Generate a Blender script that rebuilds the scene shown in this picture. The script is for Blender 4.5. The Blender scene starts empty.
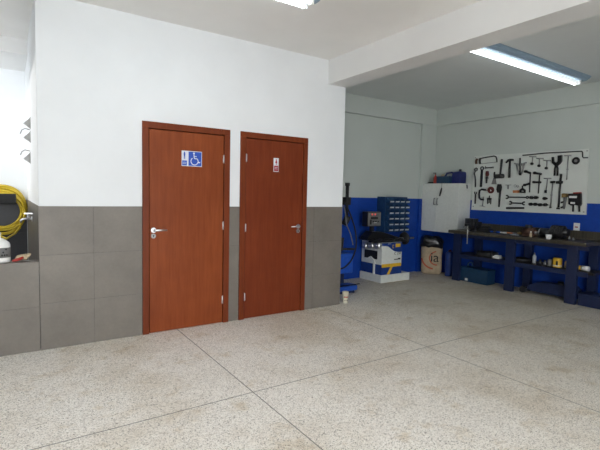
import bpy, math, random
from mathutils import Vector, Matrix
random.seed(7)
sc = bpy.context.scene
COL = sc.collection
PI = math.pi
V = Vector

# ------------------------------------------------------------------ camera
F = 440.3
YAW, PITCH, ROLL = (math.radians(a) for a in (33.80, -4.11, -1.30))
CAM = V((0, 0, 1.45))
fw = V((math.sin(YAW)*math.cos(PITCH), math.cos(YAW)*math.cos(PITCH), math.sin(PITCH)))
ri = V((math.cos(YAW), -math.sin(YAW), 0))
dn = fw.cross(ri)
R0 = math.cos(ROLL)*ri + math.sin(ROLL)*dn
D0 = -math.sin(ROLL)*ri + math.cos(ROLL)*dn

def hit(px, py, ax, v):
    """world point seen at photo position (px,py) on the plane axis=v"""
    d = R0*((px-300)/F) + D0*((py-225)/F) + fw
    t = (v-CAM[ax])/d[ax]
    return CAM + d*t

cd = bpy.data.cameras.new('camera'); cam = bpy.data.objects.new('camera', cd); COL.objects.link(cam)
m = Matrix((R0, -D0, -fw)).transposed().to_4x4(); m.translation = CAM
cam.matrix_world = m
cd.sensor_width = 36; cd.lens = F/600*36; cd.clip_start = 0.05
sc.camera = cam

# ------------------------------------------------------------------ materials
def new_mat(name):
    mt = bpy.data.materials.new(name); mt.use_nodes = True
    nt = mt.node_tree; b = nt.nodes['Principled BSDF']
    return mt, nt, b
def L(nt, a, b): nt.links.new(a, b)
def srgb(r, g, b):
    f = lambda c: (c/255/12.92) if c/255 <= .04045 else ((c/255+.055)/1.055)**2.4
    return (f(r), f(g), f(b), 1)
def noise(nt, vec, scale, detail=4, rough=.6):
    n = nt.nodes.new('ShaderNodeTexNoise'); n.inputs['Scale'].default_value = scale
    n.inputs['Detail'].default_value = detail; n.inputs['Roughness'].default_value = rough
    L(nt, vec, n.inputs['Vector']); return n.outputs['Fac']
def ramp(nt, fac, stops, interp='LINEAR'):
    r = nt.nodes.new('ShaderNodeValToRGB'); r.color_ramp.interpolation = interp
    e = r.color_ramp.elements
    while len(e) < len(stops): e.new(.5)
    for i, (p, c) in enumerate(stops):
        e[i].position = p; e[i].color = c if len(c) == 4 else (*c, 1)
    L(nt, fac, r.inputs['Fac']); return r.outputs['Color']
def mixc(nt, fac, a, b, mode='MIX'):
    n = nt.nodes.new('ShaderNodeMix'); n.data_type = 'RGBA'; n.blend_type = mode
    for s, v in ((n.inputs[0], fac), (n.inputs[6], a), (n.inputs[7], b)):
        if hasattr(v, 'is_output'): L(nt, v, s)
        else: s.default_value = v
    return n.outputs[2]
def math_n(nt, op, a, b=0.0):
    n = nt.nodes.new('ShaderNodeMath'); n.operation = op
    for s, v in ((n.inputs[0], a), (n.inputs[1], b)):
        if hasattr(v, 'is_output'): L(nt, v, s)
        else: s.default_value = v
    return n.outputs[0]
def coords(nt, world=False):
    if world:
        return nt.nodes.new('ShaderNodeNewGeometry').outputs['Position']
    return nt.nodes.new('ShaderNodeTexCoord').outputs['Object']
def bump(nt, b, h, strength=.2, dist=.002):
    n = nt.nodes.new('ShaderNodeBump'); n.inputs['Strength'].default_value = strength
    n.inputs['Distance'].default_value = dist
    L(nt, h, n.inputs['Height']); L(nt, n.outputs[0], b.inputs['Normal'])

def simple(name, c, rough=.5, metal=0., var=.25, scale=25, spec=.5):
    mt, nt, b = new_mat(name)
    co = coords(nt)
    n = noise(nt, co, scale)
    lo = tuple(x*(1-var) for x in c[:3]); hi = tuple(min(1, x*(1+var)) for x in c[:3])
    L(nt, ramp(nt, n, [(.3, lo), (.7, hi)]), b.inputs['Base Color'])
    b.inputs['Roughness'].default_value = rough; b.inputs['Metallic'].default_value = metal
    b.inputs['Specular IOR Level'].default_value = spec
    return mt

M = {}
def wall_mat(name, white, blue=None, zb=1.40):
    mt, nt, b = new_mat(name)
    p = coords(nt, True)
    n = noise(nt, p, 1.3, 5); n2 = noise(nt, p, 14, 3)
    w = ramp(nt, n, [(.3, tuple(x*.94 for x in white)), (.7, white)])
    if blue:
        bl = ramp(nt, n2, [(.3, tuple(x*.8 for x in blue)), (.75, blue)])
        sx = nt.nodes.new('ShaderNodeSeparateXYZ'); L(nt, p, sx.inputs[0])
        f = math_n(nt, 'LESS_THAN', sx.outputs['Z'], zb)
        col = mixc(nt, f, w, bl)
        b.inputs['Roughness'].default_value = .45
    else:
        col = w; b.inputs['Roughness'].default_value = .55
    L(nt, col, b.inputs['Base Color'])
    b.inputs['Specular IOR Level'].default_value = .25
    bump(nt, b, noise(nt, p, 60, 3), .12, .002)
    return mt
M['white'] = wall_mat('white_paint', (.80, .82, .835))
M['bay'] = wall_mat('bay_paint', (.56, .60, .565), (.009, .058, .36))  # white part toned darker and greener to imitate the bay's dim lighting
M['bayceil'] = wall_mat('bay_ceiling_paint', (.74, .77, .76))
M['ceil'] = wall_mat('ceiling_paint', (.87, .86, .84))
M['beam'] = wall_mat('beam_paint', (.76, .76, .75))

def floor_mat():
    mt, nt, b = new_mat('terrazzo_floor')
    p = coords(nt, True)
    vo = nt.nodes.new('ShaderNodeTexVoronoi'); vo.inputs['Scale'].default_value = 190; L(nt, p, vo.inputs['Vector'])
    sep = nt.nodes.new('ShaderNodeSeparateColor'); L(nt, vo.outputs['Color'], sep.inputs[0])
    chips = ramp(nt, sep.outputs[0], [(0, (.22, .195, .17)), (.13, (.66, .62, .565)), (.5, (.92, .88, .825)), (1, (1, .98, .94))])
    vo2 = nt.nodes.new('ShaderNodeTexVoronoi'); vo2.inputs['Scale'].default_value = 120; L(nt, p, vo2.inputs['Vector'])
    sep2 = nt.nodes.new('ShaderNodeSeparateColor'); L(nt, vo2.outputs['Color'], sep2.inputs[0])
    big = ramp(nt, sep2.outputs[1], [(0, (.90, .88, .86)), (.25, (1, 1, 1)), (1, (1.04, 1.04, 1.03))])
    c = mixc(nt, 1.0, chips, big, 'MULTIPLY')
    n1 = noise(nt, p, .9, 6, .65); n2 = noise(nt, p, 3.2, 5, .7)
    st = ramp(nt, n1, [(.38, (.84, .80, .74)), (.52, (.98, .97, .955)), (.7, (1, 1, 1))])
    c = mixc(nt, 1.0, c, st, 'MULTIPLY')
    st2 = ramp(nt, n2, [(.32, (.80, .73, .62)), (.45, (1, 1, 1))])
    c = mixc(nt, .8, c, st2, 'MULTIPLY')
    sx = nt.nodes.new('ShaderNodeSeparateXYZ'); L(nt, p, sx.inputs[0])
    # floor colour darkened towards the bay, standing in for the weaker daylight there
    g = nt.nodes.new('ShaderNodeMapRange'); g.inputs['From Min'].default_value = 2.2; g.inputs['From Max'].default_value = 5.6
    L(nt, math_n(nt, 'ADD', sx.outputs['X'], math_n(nt, 'MULTIPLY', n1, .8)), g.inputs['Value'])
    c = mixc(nt, g.outputs[0], c, mixc(nt, 1.0, c, (.78, .76, .70, 1), 'MULTIPLY'))
    f = None
    for ax, v in (('X', 1.468), ('X', 3.355), ('Y', 2.757)):
        d = math_n(nt, 'ABSOLUTE', math_n(nt, 'SUBTRACT', sx.outputs[ax], v))
        l = math_n(nt, 'LESS_THAN', d, .0038)
        f = l if f is None else math_n(nt, 'MAXIMUM', f, l)
    c = mixc(nt, math_n(nt, 'MULTIPLY', f, .85), c, (.10, .09, .08, 1))
    L(nt, c, b.inputs['Base Color'])
    b.inputs['Roughness'].default_value = .62; b.inputs['Specular IOR Level'].default_value = .3
    bump(nt, b, sep.outputs[0], .25, .001)
    return mt
M['floor'] = floor_mat()

def tile_mat(name, c):
    mt, nt, b = new_mat(name)
    p = coords(nt, True)
    n = noise(nt, p, 2.0, 6, .65); n2 = noise(nt, p, 40, 3)
    c1 = ramp(nt, n, [(.3, tuple(x*.80 for x in c)), (.7, tuple(x*1.12 for x in c))])
    c1 = mixc(nt, .3, c1, ramp(nt, n2, [(.3, (.75, .75, .75)), (.7, (1, 1, 1))]), 'MULTIPLY')
    L(nt, c1, b.inputs['Base Color']); b.inputs['Roughness'].default_value = .45
    b.inputs['Specular IOR Level'].default_value = .4
    return mt
M['tile'] = tile_mat('grey_tile', (.188, .168, .143))
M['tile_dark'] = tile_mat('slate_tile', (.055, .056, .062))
M['tank'] = tile_mat('tank_concrete', (.18, .16, .14))
M['grout'] = simple('grout', (.10, .095, .09, 1), .9)

def wood_mat(name, a, bc):
    mt, nt, b = new_mat(name)
    p = coords(nt)
    mp = nt.nodes.new('ShaderNodeMapping'); mp.inputs['Scale'].default_value = (14, 14, .9); L(nt, p, mp.inputs['Vector'])
    n = noise(nt, mp.outputs[0], 3.0, 6, .7); n2 = noise(nt, p, 1.1, 3)
    c = ramp(nt, n, [(.3, a), (.7, bc)])
    c = mixc(nt, .9, c, ramp(nt, n2, [(.3, (.74, .66, .62)), (.7, (1, 1, 1))]), 'MULTIPLY')
    L(nt, c, b.inputs['Base Color']); b.inputs['Roughness'].default_value = .42
    b.inputs['Specular IOR Level'].default_value = .2
    return mt
M['door'] = wood_mat('door_wood', (.220, .047, .011), (.29, .071, .019))
M['door2'] = wood_mat('door_wood_deep', (.160, .030, .009), (.22, .045, .014))
M['frame'] = wood_mat('frame_wood', (.145, .029, .008), (.215, .046, .013))
M['bench'] = wood_mat('bench_top', (.05, .046, .036), (.10, .092, .070))
M['benchshelf'] = wood_mat('bench_shelf', (.02, .019, .017), (.04, .037, .033))  # darker copy of the bench wood, painting in the shade under the top

M['chrome'] = simple('chrome', (.78, .78, .79, 1), .33, 1, .05)
M['steel'] = simple('steel', (.33, .33, .33, 1), .4, .8, .2)
M['pale_steel'] = simple('pale_steel', (.42, .42, .40, 1), .4, .2, .1)
M['card'] = simple('label_card', (.50, .53, .55, 1), .5, 0, .05)
M['darksteel'] = simple('dark_steel', (.035, .035, .037, 1), .45, .4, .35)
M['black'] = simple('black_rubber', (.012, .012, .013, 1), .6, 0, .3)
M['blackgloss'] = simple('black_plastic', (.010, .010, .011, 1), .28, 0, .3)
M['navy'] = simple('navy_steel', (.008, .017, .062, 1), .45, 0, .2)
M['navylight'] = simple('blue_steel', (.012, .045, .22, 1), .4, 0, .2)
M['blue'] = simple('blue_paint', (.01, .075, .42, 1), .4, 0, .15)
M['tealblue'] = simple('teal_blue_plastic', (.010, .045, .10, 1), .4, 0, .2)
M['binblue'] = simple('bin_blue', (.012, .05, .13, 1), .4, 0, .2)
M['whitem'] = simple('white_enamel', (.70, .72, .68, 1), .4, 0, .05)
M['whitep'] = simple('white_plastic', (.80, .80, .78, 1), .4, 0, .03)
M['board'] = simple('white_board', (.66, .69, .65, 1), .5, 0, .04, 3)
M['caseblue'] = simple('case_blue', (.014, .022, .13, 1), .4, 0, .2)
M['grey'] = simple('grey_plastic', (.16, .16, .155, 1), .5, 0, .15)
M['bracket_grey'] = simple('bracket_grey', (.42, .42, .41, 1), .5, 0, .08)
M['bluegrey'] = simple('fixture_metal', (.26, .36, .46, 1), .5, .0, .05)
M['yellow'] = simple('yellow_paint', (.75, .45, .03, 1), .45, 0, .1)
M['hose'] = simple('yellow_hose', (.58, .42, .02, 1), .4, 0, .12, 60)
M['red'] = simple('red_paint', (.42, .03, .02, 1), .45, 0, .15)
M['darkred'] = simple('dark_red_metal', (.11, .02, .016, 1), .5, 0, .2)
M['orange'] = simple('orange_wood', (.50, .18, .06, 1), .5, 0, .2)
M['brass'] = simple('brass', (.30, .20, .08, 1), .4, .6, .2)
M['beige'] = simple('beige_sponge', (.52, .42, .28, 1), .9, 0, .2)
M['brown'] = simple('brown_wood', (.085, .04, .025, 1), .6, 0, .3)
M['signblue'] = simple('sign_blue', (.02, .08, .45, 1), .35, 0, .03)
M['signwhite'] = simple('sign_white', (.70, .73, .78, 1), .35, 0, .03)
M['signred'] = simple('sign_red', (.35, .015, .03, 1), .4, 0, .05)
M['ink'] = simple('black_ink', (.01, .01, .01, 1), .7, 0, .1)
M['sack'] = simple('paper_sack', (.42, .33, .22, 1), .85, 0, .18, 12)
M['sackred'] = simple('sack_red_print', (.45, .10, .05, 1), .85, 0, .15)
M['cup'] = simple('cream_paper', (.68, .64, .50, 1), .6, 0, .06)
def emis(name, c, s):
    mt, nt, b = new_mat(name)
    b.inputs['Base Color'].default_value = (*c, 1)
    b.inputs['Emission Color'].default_value = (*c, 1); b.inputs['Emission Strength'].default_value = s
    return mt
TUBE = 9.0
M['tube'] = emis('tube_light', (.90, .97, 1.0), TUBE)
M['tube2'] = emis('tube_light_bay', (.93, .98, 1.0), 5.2)
M['tube_dim'] = emis('tube_light_weak', (.93, .98, 1.0), .75)
M['led'] = emis('red_led', (1, .12, .1), .25)

# ------------------------------------------------------------------ mesh builder
ORG = {}
class MB:
    def __init__(s): s.v = []; s.f = []; s.m = []; s.sm = []
    def add(s, vs, fs, mi=0, smooth=False):
        o = len(s.v); s.v += [V(p) for p in vs]
        for f in fs: s.f.append([o+i for i in f]); s.m.append(mi); s.sm.append(smooth)
        return s
    def box(s, x0, x1, y0, y1, z0, z1, mi=0):
        if x0 > x1: x0, x1 = x1, x0
        if y0 > y1: y0, y1 = y1, y0
        if z0 > z1: z0, z1 = z1, z0
        vs = [(x, y, z) for z in (z0, z1) for y in (y0, y1) for x in (x0, x1)]
        return s.add(vs, [(0, 2, 3, 1), (4, 5, 7, 6), (0, 1, 5, 4), (2, 6, 7, 3), (0, 4, 6, 2), (1, 3, 7, 5)], mi)
    def bar(s, p, q, w, h, up=(0, 0, 1), mi=0):
        p, q = V(p), V(q); d = (q-p).normalized(); up = V(up)
        sd = d.cross(up)
        if sd.length < 1e-4: sd = d.cross(V((1, 0, 0)))
        sd.normalize(); u = sd.cross(d)
        vs = []
        for c in (p, q):
            for a, b in ((-1, -1), (1, -1), (1, 1), (-1, 1)): vs.append(c+sd*a*w/2+u*b*h/2)
        return s.add(vs, [(3, 2, 1, 0), (4, 5, 6, 7), (0, 1, 5, 4), (1, 2, 6, 5), (2, 3, 7, 6), (3, 0, 4, 7)], mi)
    def tube(s, pts, r, n=10, mi=0, closed=False, radii=None):
        pts = [V(p) for p in pts]; k = len(pts); rings = []
        prev = None
        for i, p in enumerate(pts):
            a = pts[(i-1) % k] if (closed or i > 0) else p
            b = pts[(i+1) % k] if (closed or i < k-1) else p
            t = (b-a).normalized()
            if prev is None:
                nn = t.cross(V((0, 0, 1)))
                if nn.length < .05: nn = t.cross(V((1, 0, 0)))
            else:
                nn = prev - t*prev.dot(t)
                if nn.length < 1e-5: nn = t.cross(V((0, 0, 1)))
            nn.normalize(); prev = nn; bb = t.cross(nn)
            rr = radii[i] if radii else r
            rings.append([p+(nn*math.cos(2*PI*j/n)+bb*math.sin(2*PI*j/n))*rr for j in range(n)])
        vs = [v for rg in rings for v in rg]; fs = []
        for i in range(k if closed else k-1):
            for j in range(n):
                a, b = i*n, ((i+1) % k)*n
                fs.append((a+j, a+(j+1) % n, b+(j+1) % n, b+j))
        s.add(vs, fs, mi, True)
        if not closed:
            o = len(s.v)-len(vs)
            s.f.append([o+j for j in range(n)][::-1]); s.m.append(mi); s.sm.append(False)
            s.f.append([o+(k-1)*n+j for j in range(n)]); s.m.append(mi); s.sm.append(False)
        return s
    def cyl(s, p, q, r, r2=None, n=20, mi=0):
        return s.tube([p, q], r, n, mi, radii=[r, r if r2 is None else r2])
    def lathe(s, o, prof, n=24, axis='z', mi=0, sx=1, sy=1):
        o = V(o); vs = []; fs = []
        for r, h in prof:
            for j in range(n):
                a = 2*PI*j/n; x, y = r*math.cos(a)*sx, r*math.sin(a)*sy
                if axis == 'z': vs.append(o+V((x, y, h)))
                elif axis == 'x': vs.append(o+V((h, x, y)))
                else: vs.append(o+V((x, h, y)))
        for i in range(len(prof)-1):
            for j in range(n):
                fs.append((i*n+j, i*n+(j+1) % n, (i+1)*n+(j+1) % n, (i+1)*n+j))
        fs.append(tuple(range(n))[::-1]); k = (len(prof)-1)*n; fs.append(tuple(k+j for j in range(n)))
        return s.add(vs, fs, mi, True)
    def ring(s, c, R, r, axis='x', n=28, m=8, mi=0, a0=0, a1=None):
        c = V(c); pts = []
        full = a1 is None
        if full: a1 = 2*PI
        for i in range(n if full else n+1):
            a = a0+(a1-a0)*i/n; u, w = R*math.cos(a), R*math.sin(a)
            pts.append(c+(V((0, u, w)) if axis == 'x' else V((u, 0, w)) if axis == 'y' else V((u, w, 0))))
        return s.tube(pts, r, m, mi, closed=full)
    def prism(s, poly, axis, a, b, mi=0):
        """poly = list of 2D points in the plane normal to axis; extruded a..b"""
        def P(u, w, h):
            return (h, u, w) if axis == 'x' else (u, h, w) if axis == 'y' else (u, w, h)
        n = len(poly)
        vs = [P(u, w, a) for u, w in poly]+[P(u, w, b) for u, w in poly]
        fs = [tuple(range(n)), tuple(range(2*n-1, n-1, -1))]+[(i, n+i, n+(i+1) % n, (i+1) % n) for i in range(n)]
        return s.add(vs, fs, mi)
    def rot(s, ang, c):
        Mx = Matrix.Rotation(ang, 3, 'Z'); c = V(c)
        s.v = [Mx @ (p-c)+c for p in s.v]; return s
    def build(s, name, mats, parent=None, bevel=0., origin=None):
        me = bpy.data.meshes.new(name)
        if parent is not None: o0 = ORG[parent.name]
        elif origin is not None: o0 = V(origin)
        else:
            lo = V([min(p[i] for p in s.v) for i in range(3)]); hi = V([max(p[i] for p in s.v) for i in range(3)])
            o0 = V(((lo.x+hi.x)/2, (lo.y+hi.y)/2, lo.z))
        me.from_pydata([tuple(p-o0) for p in s.v], [], s.f)
        for mt in (mats if isinstance(mats, (list, tuple)) else [mats]): me.materials.append(M[mt])
        for pl, mi, sm in zip(me.polygons, s.m, s.sm): pl.material_index = mi; pl.use_smooth = sm
        import bmesh
        bm = bmesh.new(); bm.from_mesh(me); bmesh.ops.recalc_face_normals(bm, faces=bm.faces); bm.to_mesh(me); bm.free()
        ob = bpy.data.objects.new(name, me); COL.objects.link(ob)
        if parent is not None: ob.parent = parent
        else: ob.location = o0
        ORG[ob.name] = o0
        if bevel:
            bv = ob.modifiers.new('bevel', 'BEVEL'); bv.width = bevel; bv.segments = 2; bv.limit_method = 'ANGLE'; bv.angle_limit = math.radians(40)
        return ob

def tag(o, label=None, cat=None, group=None, kind=None):
    if label: o['label'] = label
    if cat: o['category'] = cat
    if group: o['group'] = group
    if kind: o['kind'] = kind
    return o
def thing(name, loc, label, cat, group=None, kind=None):
    o = bpy.data.objects.new(name, None); COL.objects.link(o); o.location = loc; o.empty_display_size = .05
    ORG[o.name] = V(loc)
    return tag(o, label, cat, group, kind)
def struct(mb, name, mats, label, cat, bevel=0):
    return tag(mb.build(name, mats, bevel=bevel), label, cat, kind='structure')
def text_mesh(body, size, name, mat, parent, loc, xdir, updir, depth=.001, label=None):
    cu = bpy.data.curves.new(name, 'FONT'); cu.body = body; cu.size = size; cu.extrude = depth/2
    cu.align_x = 'CENTER'; cu.align_y = 'CENTER'
    t = bpy.data.objects.new('tmp', cu); COL.objects.link(t)
    dg = bpy.context.evaluated_depsgraph_get(); me = bpy.data.meshes.new_from_object(t.evaluated_get(dg))
    bpy.data.objects.remove(t)
    xd, ud = V(xdir).normalized(), V(updir).normalized(); nd = xd.cross(ud)
    o0 = ORG[parent.name]
    for vv in me.vertices:
        c = vv.co; vv.co = V(loc)+xd*c.x+ud*c.y+nd*c.z-o0
    me.materials.clear(); me.materials.append(M[mat])
    ob = bpy.data.objects.new(name, me); COL.objects.link(ob); ob.parent = parent; ORG[ob.name] = o0
    return ob

# ------------------------------------------------------------------ room shell
YA, XL, XR = 4.46, 0.24, 3.64        # partition front plane and its ends
YB, XW, ZC = 5.75, 6.95, 3.10        # bay back wall, right wall, ceiling
YR, XE, YE = 6.80, -1.60, -2.60      # wash recess wall, left wall, rear wall

struct(MB().box(XE-.2, XW+.2, YE-9, YR+.2, -.12, 0), 'floor', 'floor', 'speckled pale terrazzo floor with thin dark joints and brown stains', 'floor')  # extends past the rear opening as unseen added paving that bounces daylight in
c = MB().box(XE-.2, 3.36, YE-.2, YR+.2, ZC, ZC+.15)
struct(c, 'ceiling', 'ceil', 'off white plaster ceiling over the room in front of the doors', 'ceiling')
struct(MB().box(3.36, XW+.2, YE-.2, YB+.2, ZC, ZC+.15), 'ceiling', 'bayceil', 'grey white ceiling over the tool bay on the right', 'ceiling')
struct(MB().box(3.36, 3.65, YE, YB, 2.81, ZC), 'trim_1', 'beam', 'white painted beam crossing the ceiling between room and tool bay', 'beam')

# partition with two door openings
w = MB()
w.box(XL, 1.135, YA, 4.60, 0, ZC).box(1.135, 2.02, YA, 4.60, 2.10, ZC).box(2.02, 2.185, YA, 4.60, 0, ZC)
w.box(2.185, 3.05, YA, 4.60, 2.10, ZC).box(3.05, XR, YA, 4.60, 0, ZC)
struct(w, 'wall_front', 'white', 'white painted partition wall holding the two brown doors', 'wall')
struct(MB().box(XL, XL+.14, 4.60, YR, 0, ZC), 'wall_left_return', 'white', 'white side face of the partition beside the wash tank', 'wall')
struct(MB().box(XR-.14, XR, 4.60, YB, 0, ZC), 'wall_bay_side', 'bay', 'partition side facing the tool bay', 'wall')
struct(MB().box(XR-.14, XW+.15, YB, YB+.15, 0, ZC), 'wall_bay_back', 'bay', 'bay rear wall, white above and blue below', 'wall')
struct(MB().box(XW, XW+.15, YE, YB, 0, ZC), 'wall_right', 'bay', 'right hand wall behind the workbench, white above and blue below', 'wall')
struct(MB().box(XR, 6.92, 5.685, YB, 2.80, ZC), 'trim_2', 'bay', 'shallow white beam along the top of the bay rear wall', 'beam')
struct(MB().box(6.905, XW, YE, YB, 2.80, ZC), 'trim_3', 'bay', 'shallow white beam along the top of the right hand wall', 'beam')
struct(MB().box(6.54, 6.945, 5.705, YB, 0, 2.80), 'trim_4', 'bay', 'shallow corner column at the rear of the tool bay', 'column')
struct(MB().box(XL+.14, XR-.14, YB, YB+.12, 0, ZC), 'wall_washroom', 'white', 'rear wall of the closed rooms behind the brown doors', 'wall')  # unseen, put in to keep sky from leaking through the door gaps
# recess walls and the left / rear walls of the room with the daylight openings
struct(MB().box(XE-.2, XL+.14, YR, YR+.15, 0, ZC), 'wall_recess', 'white', 'white wall at the back of the wash recess', 'wall')
struct(MB().box(XE, XL, 5.95, YR, 2.93, ZC), 'trim_5', 'beam', 'beam under the ceiling at the back of the wash recess', 'beam')
w = MB().box(XE-.15, XE, YE, YA, 0, ZC).box(XE-.15, XE, YA, YR, 0, 1.6).box(XE-.15, XE, YA, YR, 2.99, ZC).box(XE-.15, XE, YA, YA+.05, 1.6, 2.99)
struct(w, 'wall_left', 'white', 'white left hand wall, open beside the wash recess', 'wall')
w = MB().box(XE, -1.5, YE-.15, YE, 0, ZC).box(2.2, XW, YE-.15, YE, 0, ZC).box(-1.5, 2.2, YE-.15, YE, 2.6, ZC)
struct(w, 'wall_rear', 'white', 'rear wall with the wide garage opening', 'wall')

# tiling: individual tiles with grout gaps
def tiles(name, plane, pos, out, rects, mat, label):
    mb = MB()
    for (u0, u1, z0, z1) in rects:
        g = .0016
        a, b = sorted((pos, pos+out*.006)); ga, gb = sorted((pos, pos+out*.0035))
        if plane == 'y':
            mb.box(u0+g, u1-g, a, b, z0+g, z1-g); mb.box(u0, u1, ga, gb, z0, z1, 1)
        else:
            mb.box(a, b, u0+g, u1-g, z0+g, z1-g); mb.box(ga, gb, u0, u1, z0, z1, 1)
    return struct(mb, name, [mat, 'grout'], label, 'tiles')
ZT = [0, .42, .853, 1.287]
def grid(us): return [(a, b, z0, z1) for a, b in zip(us, us[1:]) for z0, z1 in zip(ZT, ZT[1:])]
tiles('trim_6', 'y', YA, -1, grid([XL-.006, .675, 1.114])+grid([2.041, 2.166])+grid([3.068, 3.19, XR]), 'tile', 'grey wainscot tiles around the two brown doors')
tiles('trim_7', 'x', XL, -1, [(a, b, z0, z1) for a, b in ((4.46, 4.89), (4.89, 5.32), (5.32, 5.75), (5.75, 6.18), (6.18, 6.61), (6.61, 6.79)) for z0, z1 in zip(ZT, ZT[1:])], 'tile', 'grey tiles on the partition side facing the wash tank')
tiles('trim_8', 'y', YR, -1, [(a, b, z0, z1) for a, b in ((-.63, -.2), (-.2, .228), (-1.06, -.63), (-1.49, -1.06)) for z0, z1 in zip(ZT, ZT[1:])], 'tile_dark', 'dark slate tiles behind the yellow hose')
# wash tank front wall
struct(MB().box(XE, XL-.008, YA+.004, 4.60, 0, .80).box(XE, XL-.008, 4.60, YR-.01, 0, .30), 'wall_tank', 'tank', 'low wash tank wall with a flat ledge on top', 'wall')
tiles('trim_9', 'y', YA+.004, -1, [(a, b, z0, z1) for a, b in ((-.20, XL-.008), (-.64, -.20), (-1.08, -.64), (-1.52, -1.08)) for z0, z1 in ((0, .395), (.395, .80))], 'tile', 'grey tiles on the front of the wash tank')

# ------------------------------------------------------------------ doors
def door(name, x0, x1, fx0, fx1, hx, hdir, hinge_x, mat, label, hinge_z):
    leaf = MB().box(x0+.007, x1-.007, 4.453, 4.488, .006, 2.047).build(name, mat, bevel=.002)
    tag(leaf, label, 'door', kind='structure')
    fr = MB()
    for a, b in ((fx0, x0), (x1, fx1)):
        fr.box(a, b, 4.442, 4.4585, 0, 2.055)
        i = (a, a+.02) if a > x0 else (b-.02, b)
    fr.box(x0-.02, x0, 4.4585, 4.60, 0, 2.055).box(x1, x1+.02, 4.4585, 4.60, 0, 2.055)
    fr.box(fx0, fx1, 4.442, 4.4585, 2.055, 2.118).box(x0-.02, x1+.02, 4.4585, 4.60, 2.055, 2.09)
    fr.build('door_frame', 'frame', leaf, bevel=.003)
    h = MB(); y = 4.453
    h.cyl((hx, y, 1.05), (hx, y-.012, 1.05), .026, n=24)
    h.tube([(hx, y-.01, 1.05), (hx, y-.045, 1.05), (hx+hdir*.01, y-.052, 1.05), (hx+hdir*.06, y-.052, 1.052), (hx+hdir*.125, y-.050, 1.050)], .009, 10, radii=[.010, .010, .011, .009, .006])
    h.build('handle', 'chrome', leaf)
    k = MB(); k.cyl((hx, y, .992), (hx, y-.009, .992), .024, n=24); r = k.build('keyhole_plate', 'steel', leaf)
    q = MB().cyl((hx, y-.009, .996), (hx, y-.012, .996), .006, n=10).box(hx-.003, hx+.003, y-.012, y-.009, .982, .994)
    q.build('keyhole', 'black', r)
    for z in hinge_z:
        g = MB().cyl((hinge_x, 4.447, z-.045), (hinge_x, 4.447, z+.045), .0055, n=10).box(hinge_x-.008, hinge_x+.010, 4.448, 4.4525, z-.04, z+.04)
        g.build('hinge', 'chrome', leaf)
    return leaf
d1 = door('door_1', 1.176, 1.975, 1.114, 2.041, 1.220, 1, 1.969, 'door', 'reddish brown wooden door with the blue wheelchair sign, left of the two', (1.80, 1.08, .26))
d2 = door('door_2', 2.232, 3.010, 2.166, 3.068, 2.950, -1, 2.239, 'door2', 'reddish brown wooden door with the narrow red and white sign', (1.83, 1.05, .26))
# wheelchair sign
yS = 4.453
sg = MB().box(1.505, 1.722, yS-.004, yS, 1.703, 1.860).build('wheelchair_sign', 'signwhite', d1, bevel=.001)
tag(sg, 'blue and white accessible toilet sign')
MB().box(1.577, 1.716, yS-.0052, yS-.004, 1.709, 1.854).build('blue_panel', 'signblue', sg)
MB().box(1.510, 1.560, yS-.0052, yS-.004, 1.710, 1.760).build('blue_strip', 'signblue', sg)
ic = MB(); yi = yS-.0064
def seg(mb, pts, w, y0, y1):
    for a, b in zip(pts, pts[1:]):
        mb.bar((a[0], (y0+y1)/2, a[1]), (b[0], (y0+y1)/2, b[1]), abs(y1-y0), w, up=(0, 0, 1) if abs(a[0]-b[0]) > 1e-4 or abs(a[1]-b[1]) < 1e-4 else (1, 0, 0))
ic.cyl((1.634, yi, 1.838), (1.634, yi+.0012, 1.838), .009, n=14)
seg(ic, [(1.634, 1.828), (1.638, 1.785), (1.672, 1.783), (1.686, 1.742), (1.702, 1.750)], .009, yi, yi+.0012)
seg(ic, [(1.636, 1.808), (1.664, 1.806)], .008, yi, yi+.0012)
arc = [(1.640+.038*math.cos(a), 1.757+.038*math.sin(a)) for a in [math.radians(d) for d in range(125, 355, 15)]]
seg(ic, arc, .009, yi, yi+.0012)
ic.build('wheelchair_symbol', 'signwhite', sg)
pf = MB()
pf.cyl((1.534, yi, 1.842), (1.534, yi+.0012, 1.842), .007, n=12)
seg(pf, [(1.534, 1.836), (1.534, 1.800)], .014, yi, yi+.0012); seg(pf, [(1.522, 1.826), (1.546, 1.826)], .006, yi, yi+.0012)
seg(pf, [(1.530, 1.800), (1.530, 1.776)], .005, yi, yi+.0012); seg(pf, [(1.538, 1.800), (1.538, 1.776)], .005, yi, yi+.0012)
pf.build('person_symbol', 'signblue', sg)
ln = MB(); seg(ln, [(1.516, 1.742), (1.553, 1.742)], .004, yi, yi+.0012); seg(ln, [(1.516, 1.727), (1.553, 1.727)], .004, yi, yi+.0012)
ln.build('sign_lines', 'signwhite', sg)
# second sign
s2 = MB().box(2.592, 2.660, yS-.004, yS, 1.694, 1.852).build('toilet_sign', 'signwhite', d2, bevel=.001)
tag(s2, 'narrow white and red toilet sign')
MB().box(2.598, 2.654, yS-.0052, yS-.004, 1.702, 1.764).build('red_panel', 'signred', s2)
pf = MB(); pf.cyl((2.626, yS-.0052, 1.833), (2.626, yS-.004, 1.833), .007, n=12)
pf.prism([(2.620, 1.825), (2.632, 1.825), (2.640, 1.797), (2.631, 1.797), (2.630, 1.775), (2.622, 1.775), (2.621, 1.797), (2.612, 1.797)], 'y', yS-.0052, yS-.004)
pf.build('person_symbol', 'signred', s2)
MB().box(2.606, 2.646, yS-.0064, yS-.0052, 1.742, 1.747).box(2.606, 2.646, yS-.0064, yS-.0052, 1.725, 1.730).build('sign_lines', 'signwhite', s2)

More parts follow.
